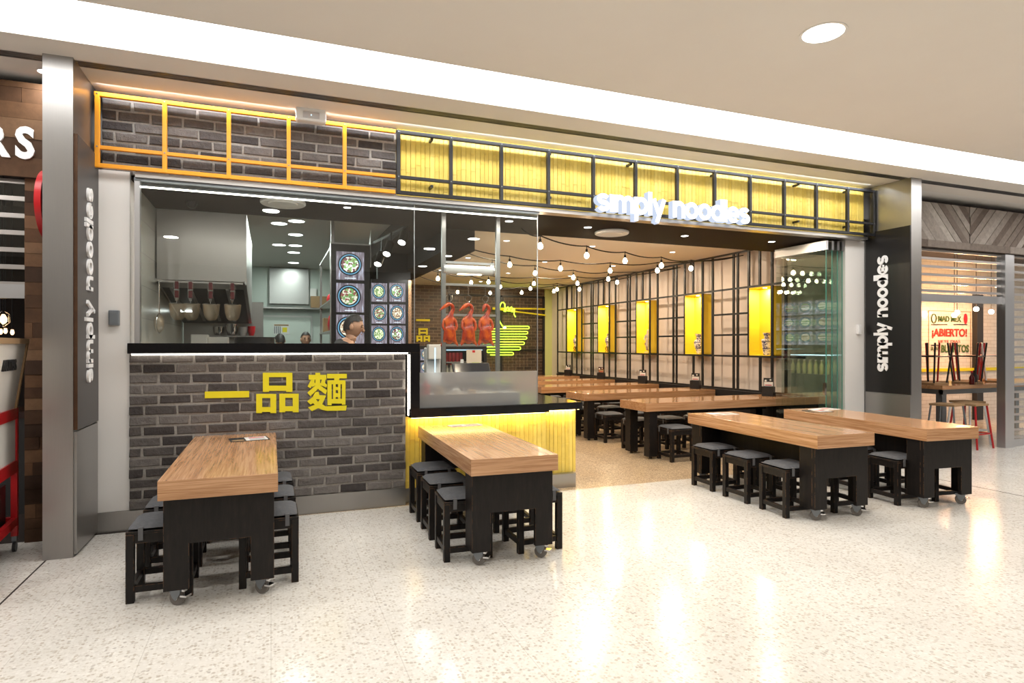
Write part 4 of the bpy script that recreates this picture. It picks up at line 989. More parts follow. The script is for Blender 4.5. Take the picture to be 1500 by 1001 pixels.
su = thing('steel_shelving', 'stainless shelving unit going back behind the tall menu board', 'shelving', (.70, 8.2, 0))
for y in (.02, 1.78):
    for x in (.02, .42): MB().box(x - .015, x + .015, y - .015, y + .015, 0, 2.8).build('post', 'steel', su)
for z in (.9, 1.3, 1.72, 2.12, 2.78): MB().box(0, .44, 0, 1.8, z, z + .02).build('shelf', 'steelx', su)
for i, (y, z, m, lab, w, h) in enumerate(((8.5, 2.14, 'redp', 'bunch of red chillies in a net on the shelving', .1, .22), (8.9, 2.14, 'redp', 'red packet on the upper shelf', .14, .14), (8.6, 1.74, 'redp', 'red plastic bag on the middle shelf', .16, .28), (9.3, 1.74, 'cardboard', 'brown box on the middle shelf', .2, .2), (8.7, 1.32, 'cream', 'pale tub on the lower shelf', .15, .2))):
    t = thing('stored_bag' if m == 'redp' else 'stored_box', lab, 'storage', (.80, y, z)); 
    if m == 'redp': MB().lathe([(w * .5, 0), (w * .62, h * .3), (w * .5, h * .7), (w * .2, h)], n=10).build('wrap', m, t, True)
    else: MB().box(-w / 2, w / 2, -w / 2, w / 2, 0, h).build('carton', m, t, bevel=.006)
# small menu board (6 upper photos, 3 lower)
sm = thing('menu_board', 'wide black lightbox with six smaller food photographs in two columns', 'menu board', (0, 9.4, 0))
xl_, zt_ = onY(542, 408.5, 9.4); xr_, _ = onY(598, 411, 9.4)
MB().box(xl_ + .02, xr_, 0, .02, 0, zt_).build('case', 'black', sm); MB().box(xr_, xr_ + .05, -.002, .02, 1.1, zt_).build('gilt_edge', 'gold', sm)
n = 3
for (v0, v1) in ((414.5, 442.5), (446, 474.5), (477, 505)):
    for (u0, u1) in ((544, 567), (570.5, 594)):
        a, z1 = onY(u0, v0, 9.39); b, z0 = onY(u1, v1, 9.39); pic(n, a, b, z0, z1, -.0, sm); n += 1
sb2 = thing('menu_board', 'low backlit menu boards seen between the ledge and the duck rack', 'menu board', (0, 9.0, 0))
for k, (u0, u1, v0, v1) in enumerate(((616, 627, 512, 528), (616, 627, 531, 546), (629, 641, 532, 546))):
    a, z1 = onY(u0, v0, 9.0); b, z0 = onY(u1, v1, 9.0); pic(n, a, b, z0, z1, 0, sb2); n += 1
MB().box(onY(614, 0, 9)[0], onY(642, 0, 9)[0], 0, .03, 0, 1.54).build('case', 'black', sb2)
smb = thing('menu_board', 'long backlit menu board facing the dining room, reflected in the glass doors', 'menu board', (1.985, 9.6, 0))
MB().box(0, .05, 0, 2.5, 1.52, 2.62).build('case', 'black', smb)
for r_ in range(3):
    for c_ in range(5): MB().box(.05, .056, .06 + .485 * c_, .06 + .485 * c_ + .40, 1.56 + .35 * r_, 1.56 + .35 * r_ + .31).build('menu_photo', _photo(20 + r_ * 5 + c_, True), smb)
cb = thing('display_cabinet', 'low chilled display cabinet under the long menu board', 'cabinet', (1.985, 9.65, 0))
MB().box(0, .30, 0, 2.4, 0, .9).box(0, .30, 0, 2.4, 1.34, 1.38).box(0, .02, 0, 2.4, .9, 1.34).build('cabinet_body', 'black', cb); MB().box(.285, .30, .05, 2.35, 1.32, 1.339).build('lamp_tube', emat('cool_tube', (.6, .85, 1.), 5), cb)
bt0 = None
for k in range(14):
    loc = (2.17, 9.78 + .16 * k, .90)
    if bt0 is None:
        bt0 = thing('drink_bottle', 'drink bottle standing in the low display cabinet', 'bottle', loc, 0, 'bottles in the display cabinet'); MB().lathe([(.035, 0), (.038, .01), (.038, .2), (.015, .26), (.015, .30)], n=12).build('body', 'egreen', bt0, True); MB().lathe([(.017, .30), (.017, .325)], n=10).build('cap', 'whitep', bt0)
    else: dup(bt0, loc)
# track spotlights
tr = thing('track_light', 'black ceiling track with three black spotlights over the small menu boards', 'track light', (0, 0, 0))
tp = [onY(588, 352, 7.4), onY(566, 369, 7.75), onY(553, 384, 8.1)]
MB().cyl((tp[0][0] + .12, 7.25, 3.0), (tp[2][0] + .0, 8.4, 2.93), .018).build('track', 'black', tr)
for k, (x, z) in enumerate(tp):
    y = 7.4 + .35 * k; x2 = x
    hd_ = MB().cyl((x2 + .06, y + .05, z + .12), (x2, y - .02, z - .03), .052, n=20).build('lamp_head', 'black', tr, True); MB().cyl((x2, y - .02, z - .03), (x2 - .002, y - .023, z - .036), .044, n=20).build('lens', 'lamp', hd_); MB().cyl((x2 + .06, y + .05, z + .1), (x2 + .07, y + .05, 2.97), .012).build('stem', 'black', hd_)
# drinks fridge
fg = thing('drinks_fridge', 'black framed drinks fridge behind the counter', 'fridge', (2.81, 10.5, 0))
MB().box(0, .80, .0, .05, 1.49, 1.56).box(0, .05, 0, .05, .05, 1.49).box(.75, .80, 0, .05, .05, 1.49).box(0, .80, .05, .6, 1.5, 1.56).box(0, .02, .05, .6, .05, 1.5).box(.78, .8, .05, .6, .05, 1.5).box(0, .8, .58, .6, .05, 1.5).box(0, .8, .05, .6, 0, .06).build('cabinet', 'black', fg)
MB().box(.05, .75, .1, .115, 1.455, 1.475).build('lamp_tube', 'bluelit', fg)
for z in (1.0, 1.24): MB().box(.03, .77, .1, .55, z, z + .015).build('shelf', 'alu', fg)
MB().box(.05, .75, .01, .02, .06, 1.49).build('glass_door', 'glass', fg)
MB().box(.42, .70, .004, .008, 1.22, 1.47).build('sticker_sheet', 'cream', fg); MB().box(.53, .58, .001, .004, 1.42, 1.46).build('card_sticker', 'redp', fg)
cans = [.08 + .07 * k for k in range(5)]
c0 = None
for k, x in enumerate(cans):
    lab = 'red drinks can on the upper fridge shelf'
    if c0 is None:
        c0 = thing('drink_can', lab, 'can', (2.83 + x, 10.72, 1.255), 0, 'red cans in the fridge'); MB().lathe([(.026, 0), (.033, .01), (.033, .15), (.026, .165)], n=16).build('body', 'redp', c0, True); MB().lathe([(.026, .165), (.024, .168)], n=16).build('lid', 'chrome', c0)
    else: dup(c0, (2.83 + x, 10.72, 1.255), 0, lab)
b0 = None
for k in range(8):
    loc = (2.93 + .075 * k, 10.72, 1.015); lab = 'pale bottle on the lower fridge shelf'
    if b0 is None:
        b0 = thing('drink_bottle', lab, 'bottle', loc, 0, 'bottles in the fridge'); MB().lathe([(.028, 0), (.03, .01), (.03, .12), (.012, .16), (.012, .18)], n=14).build('body', 'cream', b0, True); MB().lathe([(.0135, .18), (.0135, .2)], n=10).build('cap', 'redp', b0)
    else: dup(b0, loc, 0, lab)
# tills on the counter
pc = thing('till_counter', 'inner counter carrying the two tills', 'counter', (0, 6.95, 0)); MB().box(1.5, 2.7, .0, .5, .05, 1.06).build('cabinet', 'black', pc); MB().box(1.48, 2.72, -.02, .52, 1.06, 1.10).build('countertop', 'stone', pc)
for i, (u, lab) in enumerate(((679, 'dark tilted till screen on the left, with a receipt'), (703, 'dark tilted till screen on the right'))):
    x = onY(u, 540, 7.1)[0]; t = thing('till_terminal', lab, 'till', (x, 7.1, 1.10))
    MB().box(-.07, .07, -.06, .08, 0, .02).cyl((0, .03, .02), (0, .05, .12), .02).build('stand', 'plastic', t)
    s_ = MB().prism([(-.10, .05), (.04, .235), (.085, .235), (-.03, .05)], -.13, .13, 'YZ').build('screen_housing', 'plastic', t, bevel=.008)
    MB().prism([(-.106, .062), (.022, .228), (.026, .225), (-.1, .058)], -.11, .11, 'YZ').build('screen', 'screen', s_)
    if i == 0: MB().box(-.02, .02, .06, .062, .235, .28).build('receipt', 'paperw', t)
t = thing('desk_sign', 'small green and white notice standing between the tills', 'notice', (onY(697, 540, 7.3)[0], 7.3, 1.10)); MB().box(-.05, .05, 0, .006, 0, .24).build('card', 'egreen', t); MB().box(-.04, .04, -.002, 0, .16, .23).build('printed_panel', 'paperw', t)
t = thing('drinks_dispenser', 'white drinks dispenser standing left of the duck rack', 'dispenser', (onY(635, 520, 7.3)[0], 7.3, 1.10)); MB().box(-.09, .09, -.1, .12, 0, .06).box(-.09, .09, .0, .12, .06, .42).build('body', 'whitep', t, bevel=.01); MB().box(-.085, .085, -.1, .0, .28, .46).build('head', 'cream', t, bevel=.01); MB().box(-.012, .0, -.105, -.1, .1, .42).build('light_tube', 'bluelit', t)

# ================================================================ people
def person(name, label, loc, rz, lean, headtilt, cap=False):
    t = thing(name, label, 'person', loc, rz)
    # local: facing -Y ; pelvis at z .95
    sl, cl = math.sin(lean), math.cos(lean)
    def up(y, z): return (y * cl - (z - .95) * sl, .95 + (z - .95) * cl + y * sl)   # lean forward (towards -Y)
    def P(x, y, z, r):
        if z > .95: y, z = up(y, z)
        return (x, y, z, r)
    V = [P(0, 0, .95, (.15, .12)), P(0, 0, 1.10, (.14, .105)), P(0, .0, 1.28, (.155, .115)), P(0, .01, 1.42, (.13, .10)), P(0, 0, 1.52, .055), 
         P(-.10, 0, .90, .09), P(-.11, -.01, .50, .065), P(-.11, .02, .12, .042), P(-.11, -.02, .05, .04), P(-.115, -.14, .035, .03),
         P(.10, 0, .90, .09), P(.11, -.01, .50, .065), P(.11, .02, .12, .042), P(.11, -.02, .05, .04), P(.115, -.14, .035, .03),
         P(-.19, .01, 1.42, .062), P(-.24, -.05, 1.18, .043), P(-.20, -.27, 1.10, .034), P(-.18, -.36, 1.10, .028),
         P(.19, .01, 1.42, .062), P(.24, -.05, 1.18, .043), P(.20, -.27, 1.10, .034), P(.18, -.36, 1.10, .028)]
    E_ = [(0, 1), (1, 2), (2, 3), (3, 4), (0, 5), (5, 6), (6, 7), (7, 8), (8, 9), (0, 10), (10, 11), (11, 12), (12, 13), (13, 14), (3, 15), (15, 16), (16, 17), (17, 18), (3, 19), (19, 20), (20, 21), (21, 22)]
    hb_ = skin_obj('body', V, E_, 'skin', t)
    # head mesh joined into the body mesh
    ny, nz = up(0, 1.52)
    Hm = MB(); hr = Matrix.Rotation(headtilt, 4, 'X'); base = Vector((0, ny - .01, nz))
    def hp(x, y, z): return base + (hr @ Vector((x, y, z)))
    bmesh.ops.create_uvsphere(Hm.b, u_segments=28, v_segments=20, radius=1, matrix=Matrix.Identity(4))
    for v in Hm.b.verts:
        x, y, z = v.co; w = .074 * (1 - .22 * max(0, -z) ** 1.5); d = .095 * (1 - .12 * max(0, -z))
        if y < 0 and z < 0: y *= .9
        if y < -.75 and abs(x) < .25 and -.35 < z < .15: y *= 1.02
        if y < -.6 and .05 < z < .22 and .2 < abs(x) < .55: y *= .93
        v.co = hp(x * w, y * d, .125 + z * .118)
    Hm.cyl(hp(0, .015, -.04), hp(0, .0, .06), .052, .05, 16)
    Hm.ball(hp(0, -.098, .105), .016, (.9, 1.1, 1.2), 10); Hm.ball(hp(0, -.093, .13), .011, (.8, 1, 2.), 10)
    for s in (-1, 1): Hm.ball(hp(s * .075, .01, .12), .026, (.35, .75, 1.2), 10)
    # fingers: palm + five digits each hand
    for s in (-1, 1):
        wy, wz = up(-.36, 1.10); wx = s * .18
        Hm.ball((wx, wy - .045, wz - .004), .04, (.85, 1.15, .42), 12)
        for k in range(4):
            fx = wx - .028 + k * .019; ln = (.062, .072, .068, .052)[k if s > 0 else 3 - k]
            Hm.tube([(fx, wy - .075, wz), (fx, wy - .075 - ln * .5, wz - .004), (fx, wy - .075 - ln * .85, wz - .022), (fx, wy - .075 - ln, wz - .04)], .0085, 8)
        Hm.tube([(wx - s * .03, wy - .03, wz), (wx - s * .052, wy - .055, wz - .008), (wx - s * .055, wy - .085, wz - .018)], .0105, 8)
    bmh = bmesh.new(); bmh.from_mesh(hb_.data); tmp = bpy.data.meshes.new('tmp'); bmesh.ops.recalc_face_normals(Hm.b, faces=Hm.b.faces[:]); Hm.b.to_mesh(tmp); Hm.b.free(); bmh.from_mesh(tmp); bmh.to_mesh(hb_.data); bmh.free()
    hb_.data.polygons.foreach_set('use_smooth', [True] * len(hb_.data.polygons))
    ey = MB()
    for s in (-1, 1): ey.ball(hp(s * .030, -.083, .138), .010, (1.3, .7, .6), 10)
    ey.build('eyes', 'eye', t, True)
    eb = MB()
    for s in (-1, 1): eb.ball(hp(s * .032, -.086, .158), .014, (1.4, .5, .25), 8)
    eb.build('eyebrows', 'hair', t, True)
    MB().ball(hp(0, -.088, .068), .02, (1.1, .35, .3), 10).build('lips', 'lips', t, True)
    hm = MB(); bmesh.ops.create_uvsphere(hm.b, u_segments=28, v_segments=20, radius=1)
    kill = []
    for v in hm.b.verts:
        x, y, z = v.co
        if z < .30 + .25 * (-y) - (.65 if y > .1 else 0) and not (cap and z > .1): kill.append(v)
        nn = 1 + .015 * math.sin(31 * x + 17 * y)
        v.co = hp(x * .082 * nn, y * .102 * nn, .128 + z * .128 * nn)
    bmesh.ops.delete(hm.b, geom=kill, context='VERTS'); hm.build('hair', 'hair', t, True)
    # clothes : slightly larger skins
    TV = [P(0, 0, .93, (.165, .135)), P(0, 0, 1.10, (.155, .12)), P(0, .0, 1.28, (.17, .13)), P(0, .01, 1.43, (.14, .11)), P(0, .01, 1.50, (.075, .07)), P(-.20, .01, 1.42, .075), P(-.235, -.03, 1.26, .062), P(.20, .01, 1.42, .075), P(.235, -.03, 1.26, .062)]
    skin_obj('shirt', TV, [(0, 1), (1, 2), (2, 3), (3, 4), (3, 5), (5, 6), (3, 7), (7, 8)], 'cloth', t)
    TR = [P(0, 0, .96, (.155, .125)), P(-.10, 0, .88, .105), P(-.11, -.01, .50, .085), P(-.11, .02, .10, .07), P(.10, 0, .88, .105), P(.11, -.01, .50, .085), P(.11, .02, .10, .07)]
    skin_obj('trousers', TR, [(0, 1), (1, 2), (2, 3), (0, 4), (4, 5), (5, 6)], 'trouser', t)
    MB().tube([(-.07, *up(-.11, 1.38)), (-.05, *up(-.02, 1.52)), (0, *up(.07, 1.53)), (.05, *up(-.02, 1.52)), (.07, *up(-.11, 1.38))], .008, 6).build('apron_strap', 'apron', t)
    return t
cx, cz_ = onY(512, 490, 6.95)
person('person', 'cook in a black shirt bending forward over his work behind the ledge', (cx - .25, 7.0, .0), R(75), R(25), R(10)).scale = (1.1, 1.1, 1.1)
fx, fz = onY(447, 494, 10.6)
person('person', 'kitchen worker with short black hair facing the front, far back', (fx, 10.7, -.02 if False else 0.0), R(8), R(6), R(2))
fx2, _ = onY(430, 502, 10.2)
person('person', 'kitchen worker of whom only the top of the black hair shows', (fx2 - .15, 11.3, 0.0), R(190), R(12), R(14))

# ================================================================ left neighbouring shop
def boards(name, m, x0, x1, z0, z1, y, label, bh=.15, vertical=False, seed=5, thick=.04):
    o = struct(MB().box(x0, x1, y + .01, y + thick, z0, z1).build(name, 'darkinside'), label); mb = MB(); r = random.Random(seed)
    z = z0
    while z < z1 - .005:
        h = min(bh * r.uniform(.75, 1.2), z1 - z); x = x0 - r.uniform(0, .5)
        while x < x1:
            w = r.uniform(.35, 1.1); a, b = max(x, x0), min(x + w, x1)
            if b - a > .005: mb.box(a + .001, b - .001, y - r.uniform(0, .006), y + .011, z + .001, z + h - .001)
            x += w
        z += h
    mb.build('boards', m, o); return o
boards('wall_front', 'reclaim', -4.5, -1.55, 2.86, 3.60, 5.86, 'reclaimed timber fascia of the left shop')
boards('wall_front', 'reclaim', -1.80, -1.62, 0, 2.87, 5.9, 'narrow reclaimed timber post beside the left shop shutter', .11, seed=9)
bt = thing('shop_sign', 'white raised letters RS on the left timber fascia', 'sign', (0, 5.855, 0))
x1_, z1_ = onY(50, 232, 5.85)
for ch, xx in (('R', x1_ - .33), ('S', x1_ - .12)): text('letter', ch, 'signwhite', .33, (xx, 0, z1_ + .0), bt, extrude=.015, offset=.012, sx=.82)
def roller(name, x0, x1, z0, z1, y, label, slat=.11, m='shutter', clear='glass'):
    t = thing(name, label, 'roller shutter', (0, y, 0)); z = z1; 
    while z > z0 + .05:
        MB().box(x0, x1, .0, .02, z - .035, z - .0).build('slat', m, t); MB().box(x0, x1, .008, .012, z - slat + .001, z - .036).build('clear_slat', clear, t); z -= slat
    MB().box(x0, x1, -.01, .03, z0, z0 + .11).build('bottom_rail', 'alu', t); return t
roller('roller_shutter', -3.6, -1.80, 1.92, 2.86, 5.95, 'half raised see-through roller shutter of the left shop', .135)
ds = thing('blade_sign', 'round red blade sign projecting beside the left steel pillar', 'sign', (-1.562, 5.62, 2.60)); MB().cyl((-.02, 0, 0), (.02, 0, 0), .26, n=48).build('disc', 'red', ds, True); MB().box(.02, .03, -.02, .02, -.05, .05).build('arm', 'steel', ds)
MB().cyl((-.024, 0, 0), (-.02, 0, 0), .22, n=40).build('disc_face', 'redp', ds)
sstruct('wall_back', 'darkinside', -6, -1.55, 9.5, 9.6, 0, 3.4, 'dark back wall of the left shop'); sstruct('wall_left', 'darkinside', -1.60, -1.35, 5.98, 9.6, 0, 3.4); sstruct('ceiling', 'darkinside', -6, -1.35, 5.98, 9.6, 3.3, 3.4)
for i, (u, v, y) in enumerate(((5, 468, 7.5), (1, 486, 8.2), (8, 485, 8.5), (18, 487, 8.5))):
    x, z = onY(u, v, y); t = thing('pendant_bulb', 'glowing pendant bulb inside the left shop, %s' % ('largest, in a wire cage', 'small leftmost', 'small middle', 'small rightmost')[i], 'pendant lamp', (x, y, z)); s = 1. if i == 0 else .6
    MB().lathe([(.012, .05 * s), (.03 * s, .01 * s), (.03 * s, -.02 * s), (.008, -.05 * s)], n=14).build('bulb', 'dimbulb', t, True); MB().cyl((0, 0, .05 * s), (0, 0, 3.3 - z), .005, n=6).build('cord', 'black', t)
    if i == 0:
        for q in range(6): an = q * PI / 3; MB().tube([(0, 0, .09), (.05 * math.cos(an), .05 * math.sin(an), .05), (.055 * math.cos(an), .055 * math.sin(an), -.03), (0, 0, -.08)], .002, 5).build('cage_wire', 'chrome', t)
# trolley
tl = thing('red_trolley', 'red framed trolley with white printed panels at the left edge', 'trolley', (-1.775, 5.70, 0), R(5.2))
Wt, Lt = .55, 1.1
for x in (-.0, -Wt):
    for y in (0, -Lt):
        lg = MB().box(x - .04, x, y - .04 if y == 0 else y, y if y == 0 else y + .04, .12, 1.08).build('leg', 'red', tl); yy = y - .02 if y == 0 else y + .02
        cs = MB().box(x - .035, x - .005, yy - .02, yy + .03, .085, .12).prism([(yy - .02, .09), (yy + .03, .09), (yy + .005, .03)], x - .032, x - .008, 'YZ').build('caster', 'castgrey', lg); MB().cyl((x - .03, yy, .038), (x - .01, yy, .038), .038, n=16).build('wheel', 'plastic', cs, True)
for z0, z1 in ((1.0, 1.08), (.60, .69), (.20, .26)):
    MB().box(-.035, -.001, -Lt, 0, z0, z1).box(-Wt, -.0, -.035, -.001, z0, z1).box(-Wt - .039, -Wt - .005, -Lt, 0, z0, z1).box(-Wt, 0, -Lt, -Lt + .035, z0, z1).build('rail', 'red', tl)
MB().box(-.02, -.012, -Lt + .03, -.04, .69, 1.0).build('side_panel', 'cream', tl); MB().box(-Wt, -.02, -Lt + .04, -.04, .2, .21).build('shelf', 'black', tl)
po_ = MB().prism([(-.02, 1.08), (.05, 1.56), (.056, 1.56), (-.014, 1.08)], -Lt, -.06, 'XZ').build('poster', 'cream', tl)
MB().prism([(-.02, 1.08), (.05, 1.58), (.07, 1.58), (0, 1.08)], -.06, -.03, 'XZ').prism([(.03, 1.56), (.03, 1.60), (.07, 1.60), (.07, 1.56)], -Lt, -.03, 'XZ').build('timber_frame', 'cardboard', tl)
sl_ = math.atan2(.07, .48)
text('lettering', 'MATTERS', 'paperk', .105, (.037, -.58, 1.375), tl, rot=(R(90) , 0, R(90)), extrude=.008, offset=.003, sx=.72)
MB().box(-Wt + .03, -.06, -.6, -.08, .21, .52).build('basket', 'black', tl)
# dark bench inside left shop
t = thing('back_bench', 'dark bench inside the left shop behind the trolley', 'bench', (-2.6, 7.2, 0)); MB().box(-.9, .9, -.3, .3, .88, .94).build('benchtop', 'dwood', t); MB().box(-.88, .88, -.28, .28, 0, .88).build('cabinet', 'darkwall', t)

# ================================================================ right neighbouring shop
Y2 = 5.95
wf = struct(MB().box(7.64, 12.2, 5.98, 6.05, 2.92, 3.56).build('wall_front', 'darkinside'), 'weathered herringbone timber fascia of the right shop')
mb = MB(); r = random.Random(21)
def clip_board(mb, cx0, cx1, z0, z1, slope, off, w):
    """diagonal plank clipped to a rectangle"""
    p = [(cx0 - 2, z0 + slope * (-2) + off), (cx1 + 2, z0 + slope * (cx1 - cx0 + 2) + off), (cx1 + 2, z0 + slope * (cx1 - cx0 + 2) + off + w), (cx0 - 2, z0 + slope * (-2) + off + w)]
    def cl(P, f, g):
        out = []
        for a, b in zip(P, P[1:] + P[:1]):
            fa, fb = f(a), f(b)
            if fa >= 0: out.append(a)
            if fa * fb < 0: t = fa / (fa - fb); out.append((a[0] + (b[0] - a[0]) * t, a[1] + (b[1] - a[1]) * t))
        return out
    for f in (lambda q: q[0] - cx0, lambda q: cx1 - q[0], lambda q: q[1] - z0, lambda q: z1 - q[1]):
        p = cl(p, f, None)
        if len(p) < 3: return
    y = Y2 - r.uniform(0, .012); mb.prism(p, y, 5.985)
seg = [(7.65, 9.45, -1), (9.45, 9.47, 0), (9.47, 10.9, 1), (10.9, 12.2, -1)]
for x0, x1, s in seg:
    if not s: continue
    o_ = -3.0
    while o_ < 3.6:
        w = .10 * 1.41; clip_board(mb, x0, x1, 3.03, 3.56, s * 1.0, o_, w - .006); o_ += w
x = 7.65
while x < 12.2: mb.box(x, x + .9, Y2 - .02, 5.985, 2.93, 3.03); x += .903
mb.build('boards', 'weather', wf)
roller('roller_shutter', 7.70, 10.29, 2.17, 2.92, 6.02, 'half raised roller shutter of the right shop', .115)
roller('roller_shutter', 10.50, 12.2, 0.0, 2.92, 6.02, 'closed roller shutter at the right edge', .115)
struct(box('trim_4', 'alu', 10.29, 10.50, 5.96, 6.08, 0, 2.92), 'aluminium shutter guide post')
sstruct('wall_right', 'wtile', 7.7, 20, 8.5, 8.6, 0, 3.4, 'white brick tiled wall inside the right shop'); sstruct('ceiling', 'darkinside', 7.7, 20, 6.1, 8.6, 3.3, 3.4); sstruct('wall_left', 'darkinside', 7.64, 7.74, 6.1, 8.6, 0, 3.4)
struct(box('trim_5', 'darkwall', *[onY(u, 0, 8.42)[0] for u in (1430, 1439)], 8.40, 8.5, 0, 2.6), 'dark post on the tiled wall')
MB().box(7.74, 20, 8.46, 8.5, 1.02, 1.08).build('trim_6', 'yellow')['kind'] = 'structure'
wm = thing('wall_mural', 'painted lettering on the white tiled wall of the right shop', 'wall lettering', (0, 8.488, 0))
def T(s, u0, u1, vb, vt, m, name='lettering', off=.0):
    xa, zb = onY(u0, vb, 8.48); xb, _ = onY(u1, vb, 8.48); zt = onY(u0, vt, 8.48)[1]
    o = text(name, s, m, 1., (0, 0, 0), wm, rot=(R(90), 0, 0), extrude=.002, offset=off)
    xs = [v.co.x for v in o.data.vertices]; zs = [v.co.z for v in o.data.vertices]
    kx = (xb - xa) / (max(xs) - min(xs)); kz = (zt - zb) / (max(zs) - min(zs))
    mx, mz = min(xs), min(zs)
    for v in o.data.vertices: v.co.x = xa + (v.co.x - mx) * kx; v.co.z = zb + (v.co.z - mz) * kz; v.co.y = v.co.y * 1.0
    return o
cq = lambda x, y: (1360 + x / 12.5, 440 + y / 12.5)
T('MAD MEX', cq(190, 0)[0], cq(610, 0)[0], cq(0, 390)[1], cq(0, 285)[1], 'greenp', off=.03)
T('\u00a1ABIERTO!', cq(75, 0)[0], cq(715, 0)[0], cq(0, 700)[1], cq(0, 515)[1], 'redpaint', off=.03)
T('SIETE DIAS', cq(185, 0)[0], cq(590, 0)[0], cq(0, 780)[1], cq(0, 730)[1], 'redpaint')
T('BUENO', cq(60, 0)[0], cq(220, 0)[0], cq(0, 920)[1], cq(0, 850)[1], 'greenp')
T('BURRITOS', cq(245, 0)[0], cq(750, 0)[0], cq(0, 960)[1], cq(0, 815)[1], 'greenp', off=.03)
mb = MB()
for (xx0, yy0, xx1, yy1) in ((60, 815, 225, 835),): 
    (a, b), (c, d) = onY(*cq(xx0, yy0), 8.48), onY(*cq(xx1, yy1), 8.48); mb.box(a, c, 0, .002, d, b)
for k in range(12):
    for base_ in (70, 480):
        (a, b) = onY(*cq(base_ + k * 25 if base_ == 70 else base_ + k * 21, 445), 8.48); mb.box(a - .012, a + .012, 0, .002, b - .012, b + .012)
mb.build('rule_dots', 'paperk', wm)
(a, b) = onY(*cq(690, 340), 8.48); MB().ball((a, 0, b), .12, (.5, .02, .9), 14).build('chilli_mark', 'redp', wm); (a, b) = onY(*cq(110, 335), 8.48); MB().tube([(a + .07 * math.cos(q / 12 * 2 * PI), 0, b + .09 * math.sin(q / 12 * 2 * PI)) for q in range(12)], .01, 5, True).build('round_mark', 'greenp', wm)
mb = MB(); (a, b), (c, d) = onY(1361, 455, 8.48), onY(1423, 545, 8.48)
mb.box(a, c, 0, .003, b - .01, b); mb.box(a, a + .012, 0, .003, d, b); mb.box(c - .012, c, 0, .003, d, b); mb.build('frame_line', 'cardboard', wm)
# high table, stools below and stools upended on top
htb = thing('high_table', 'wooden top high table with dark steel legs inside the right shop', 'table', (9.95, 6.75, 0))
MB().box(-.25, 3.2, -.25, .65, .86, .92).build('tabletop', 'oakx', htb)
for x in (-.18, 2.9):
    for y in (-.2, .52): MB().box(x, x + .10, y, y + .10, 0, .78).build('leg', 'castgrey', htb)
MB().box(-.2, 3.1, -.2, -.16, .78, .86).box(-.2, 3.1, .56, .6, .78, .86).box(-.2, -.16, -.2, .6, .78, .86).build('apron_frame', 'castgrey', htb)
def cafe_stool(m, seat, label, loc, rz=0, flip=False, group=None):
    t = thing('cafe_stool', label, 'stool', loc, rz, group); s = .15; b = .21; h = .64
    z = (lambda q: h + .03 - q) if flip else (lambda q: q)
    MB().box(-.17, .17, -.17, .17, min(z(h), z(h + .03)), max(z(h), z(h + .03))).build('seat', seat, t, bevel=.004)
    for sx in (-1, 1):
        for sy in (-1, 1): MB().cyl((sx * b, sy * b, z(0)), (sx * s, sy * s, z(h)), .014, n=8).build('leg', m, t, True)
    q = .22; w = b - (b - s) * q / h
    for (x0, y0, x1, y1) in ((-w, -w, w, -w), (-w, w, w, w), (-w, -w, -w, w), (w, -w, w, w)): MB().cyl((x0, y0, z(q)), (x1, y1, z(q)), .010, n=8).build('footrest', m, t)
    return t
cafe_stool('castgrey', 'cardboard', 'dark steel cafe stool with wooden seat under the high table front', (9.50, 6.30, 0), R(10))
cafe_stool('red', 'cardboard', 'red steel cafe stool with wooden seat, standing before the high table', (9.90, 6.22, 0), R(4))
cafe_stool('whitep', 'cardboard', 'white steel cafe stool nearest the shutter post', (10.28, 6.5, 0), R(-5))
for i, (x, y, m, lab) in enumerate(((9.95, 6.85, 'black', 'black stool upended on the high table, leftmost in front'), (10.35, 7.1, 'red', 'red stool upended on the high table, left of the middle'), (10.75, 6.8, 'black', 'black stool upended on the high table, middle'), (11.15, 7.05, 'red', 'red stool upended on the high table, right of the middle'), (11.6, 6.85, 'whitep', 'white stool upended on the high table, rightmost'), (11.95, 7.1, 'red', 'red stool upended behind the white one'))):
    cafe_stool(m, 'cardboard', lab, (x, y, .92), R(8 * i), True, 'upended stools on the high table')
cafe_stool('black', 'cardboard', 'black cafe stool at the left end of the high table', (9.2, 6.9, 0), R(20))
for i, x in enumerate((11.75, 12.0)):
    pass
bo = thing('sauce_bottle', 'dark red sauce bottle on the high table near the shutter post', 'bottle', (10.55, 6.6, .92)); MB().lathe([(.035, 0), (.038, .01), (.038, .11), (.014, .16), (.014, .19)], n=16).build('body', 'redwine', bo, True); MB().lathe([(.016, .19), (.016, .215)], n=12).build('cap', 'redp', bo)
bo = thing('sauce_bottle', 'dark squat bottle beside the red sauce bottle', 'bottle', (10.7, 6.65, .92)); MB().lathe([(.04, 0), (.042, .01), (.042, .14), (.02, .17), (.02, .2)], n=16).build('body', 'plastic', bo, True); MB().lathe([(.022, .2), (.022, .22)], n=12).build('cap', 'black', bo)
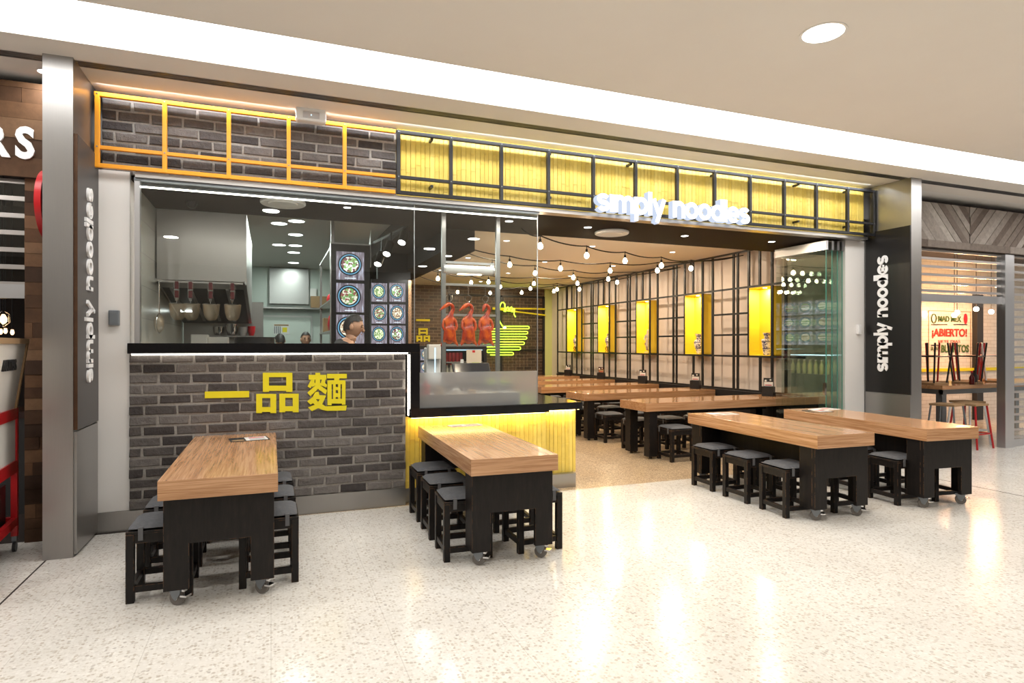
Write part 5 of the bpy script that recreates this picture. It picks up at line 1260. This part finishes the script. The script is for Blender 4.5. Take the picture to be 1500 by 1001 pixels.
# hanging glasses and bulbs
gl_ = thing('glass_rack', 'rack of upside down glasses at the left of the right shop', 'rack', (9.4, 7.4, 2.35)); MB().box(-.6, .55, -.2, .2, 0, .02).build('rack_frame', 'black', gl_)
for k in range(10): MB().lathe([(.03, 0), (.005, -.01), (.005, -.07), (.035, -.11), (.03, -.16)], (-.5 + k * .11, -.1 + .1 * (k % 3), 0), 12, False).build('glass', 'chrome', gl_, True)
for i, (u, v) in enumerate(((1402, 458), (1430, 453), (1398, 462), (1452, 457))):
    x, z = onY(u, v, 7.9); t = thing('pendant_bulb', 'glowing bulb under the ceiling of the right shop, %s' % ('brightest over the mural', 'right of the mural', 'left of the brightest', 'rightmost')[i], 'pendant lamp', (x, 7.9, z)); MB().ball((0, 0, 0), .045).build('bulb', 'bulb', t, True); MB().cyl((0, 0, .04), (0, 0, 3.3 - z), .006, n=6).build('cord', 'black', t)
    l = bpy.data.lights.new('bulb_lamp', 'POINT'); l.energy = 34; l.color = (1, .52, .24); l.shadow_soft_size = .06; o = bpy.data.objects.new('bulb_lamp', l); C.objects.link(o); o.parent = t; o.location = (0, -.12, 0)
ldl(10.2, 5.88, CZ + .06, 'small downlight in the white soffit at the right shop', 20, (1, .95, .9), .06)
ldl(-1.62, 5.72, CZ, 'small bright downlight above the left shop sign', 6, (1, .97, .92), .05)
ldl(-1.24, 5.86, CZ + .06, 'small downlight above the left end of the orange lattice', 14, (1, .9, .78), .04)
ldl(7.38, 5.88, CZ + .06, 'small downlight above the right end of the black lattice', 14, (1, .9, .75), .04)

# ================================================================ light
# strip of light washing the fascia from the soffit
def area(name, loc, rot, sx, sy, e, col):
    l = bpy.data.lights.new(name, 'AREA'); l.shape = 'RECTANGLE'; l.size = sx; l.size_y = sy; l.energy = e; l.color = col
    o = bpy.data.objects.new(name, l); C.objects.link(o); o.location = loc; o.rotation_euler = rot; return o
area('fascia_wash_lamp', (3.0, 5.80, 3.645), (R(25), 0, 0), 8.6, .03, 42, (.93, .96, 1.))
area('counter_strip_lamp', (1.98, 5.95, .835), (R(20), 0, 0), 1.4, .02, 4, (1, .76, .25))
area('counter_strip_lamp', (2.94, 6.105, .832), (R(20), 0, 0), .36, .02, 2, (1, .76, .25))
area('kitchen_strip_lamp', (.8, 6.02, 2.88), (R(15), 0, 0), 3.6, .03, 6, (1, .95, .88))

w = bpy.data.worlds.new('mall'); bpy.context.scene.world = w; w.use_nodes = True
w.node_tree.nodes['Background'].inputs[0].default_value = (1, .96, .92, 1); w.node_tree.nodes['Background'].inputs[1].default_value = .35
cam = bpy.data.cameras.new('camera'); co = bpy.data.objects.new('camera', cam); C.objects.link(co)
cam.sensor_width = 36; cam.lens = 36 * F_ / 1500; cam.clip_start = .05
cam.shift_y = (HY_ - 500.5) / 1500
co.location = (0, 0, H_); co.rotation_euler = (R(90), 0, -A_)
sc = bpy.context.scene; sc.camera = co
sc.view_settings.view_transform = 'Standard'; sc.view_settings.look = 'None'; sc.view_settings.exposure = 0.; sc.view_settings.gamma = 1; sc.view_settings.use_curve_mapping = False
sc.cycles.max_bounces = 10; sc.cycles.transparent_max_bounces = 24; sc.cycles.caustics_reflective = False; sc.cycles.caustics_refractive = False
sc.cycles.sample_clamp_indirect = 6
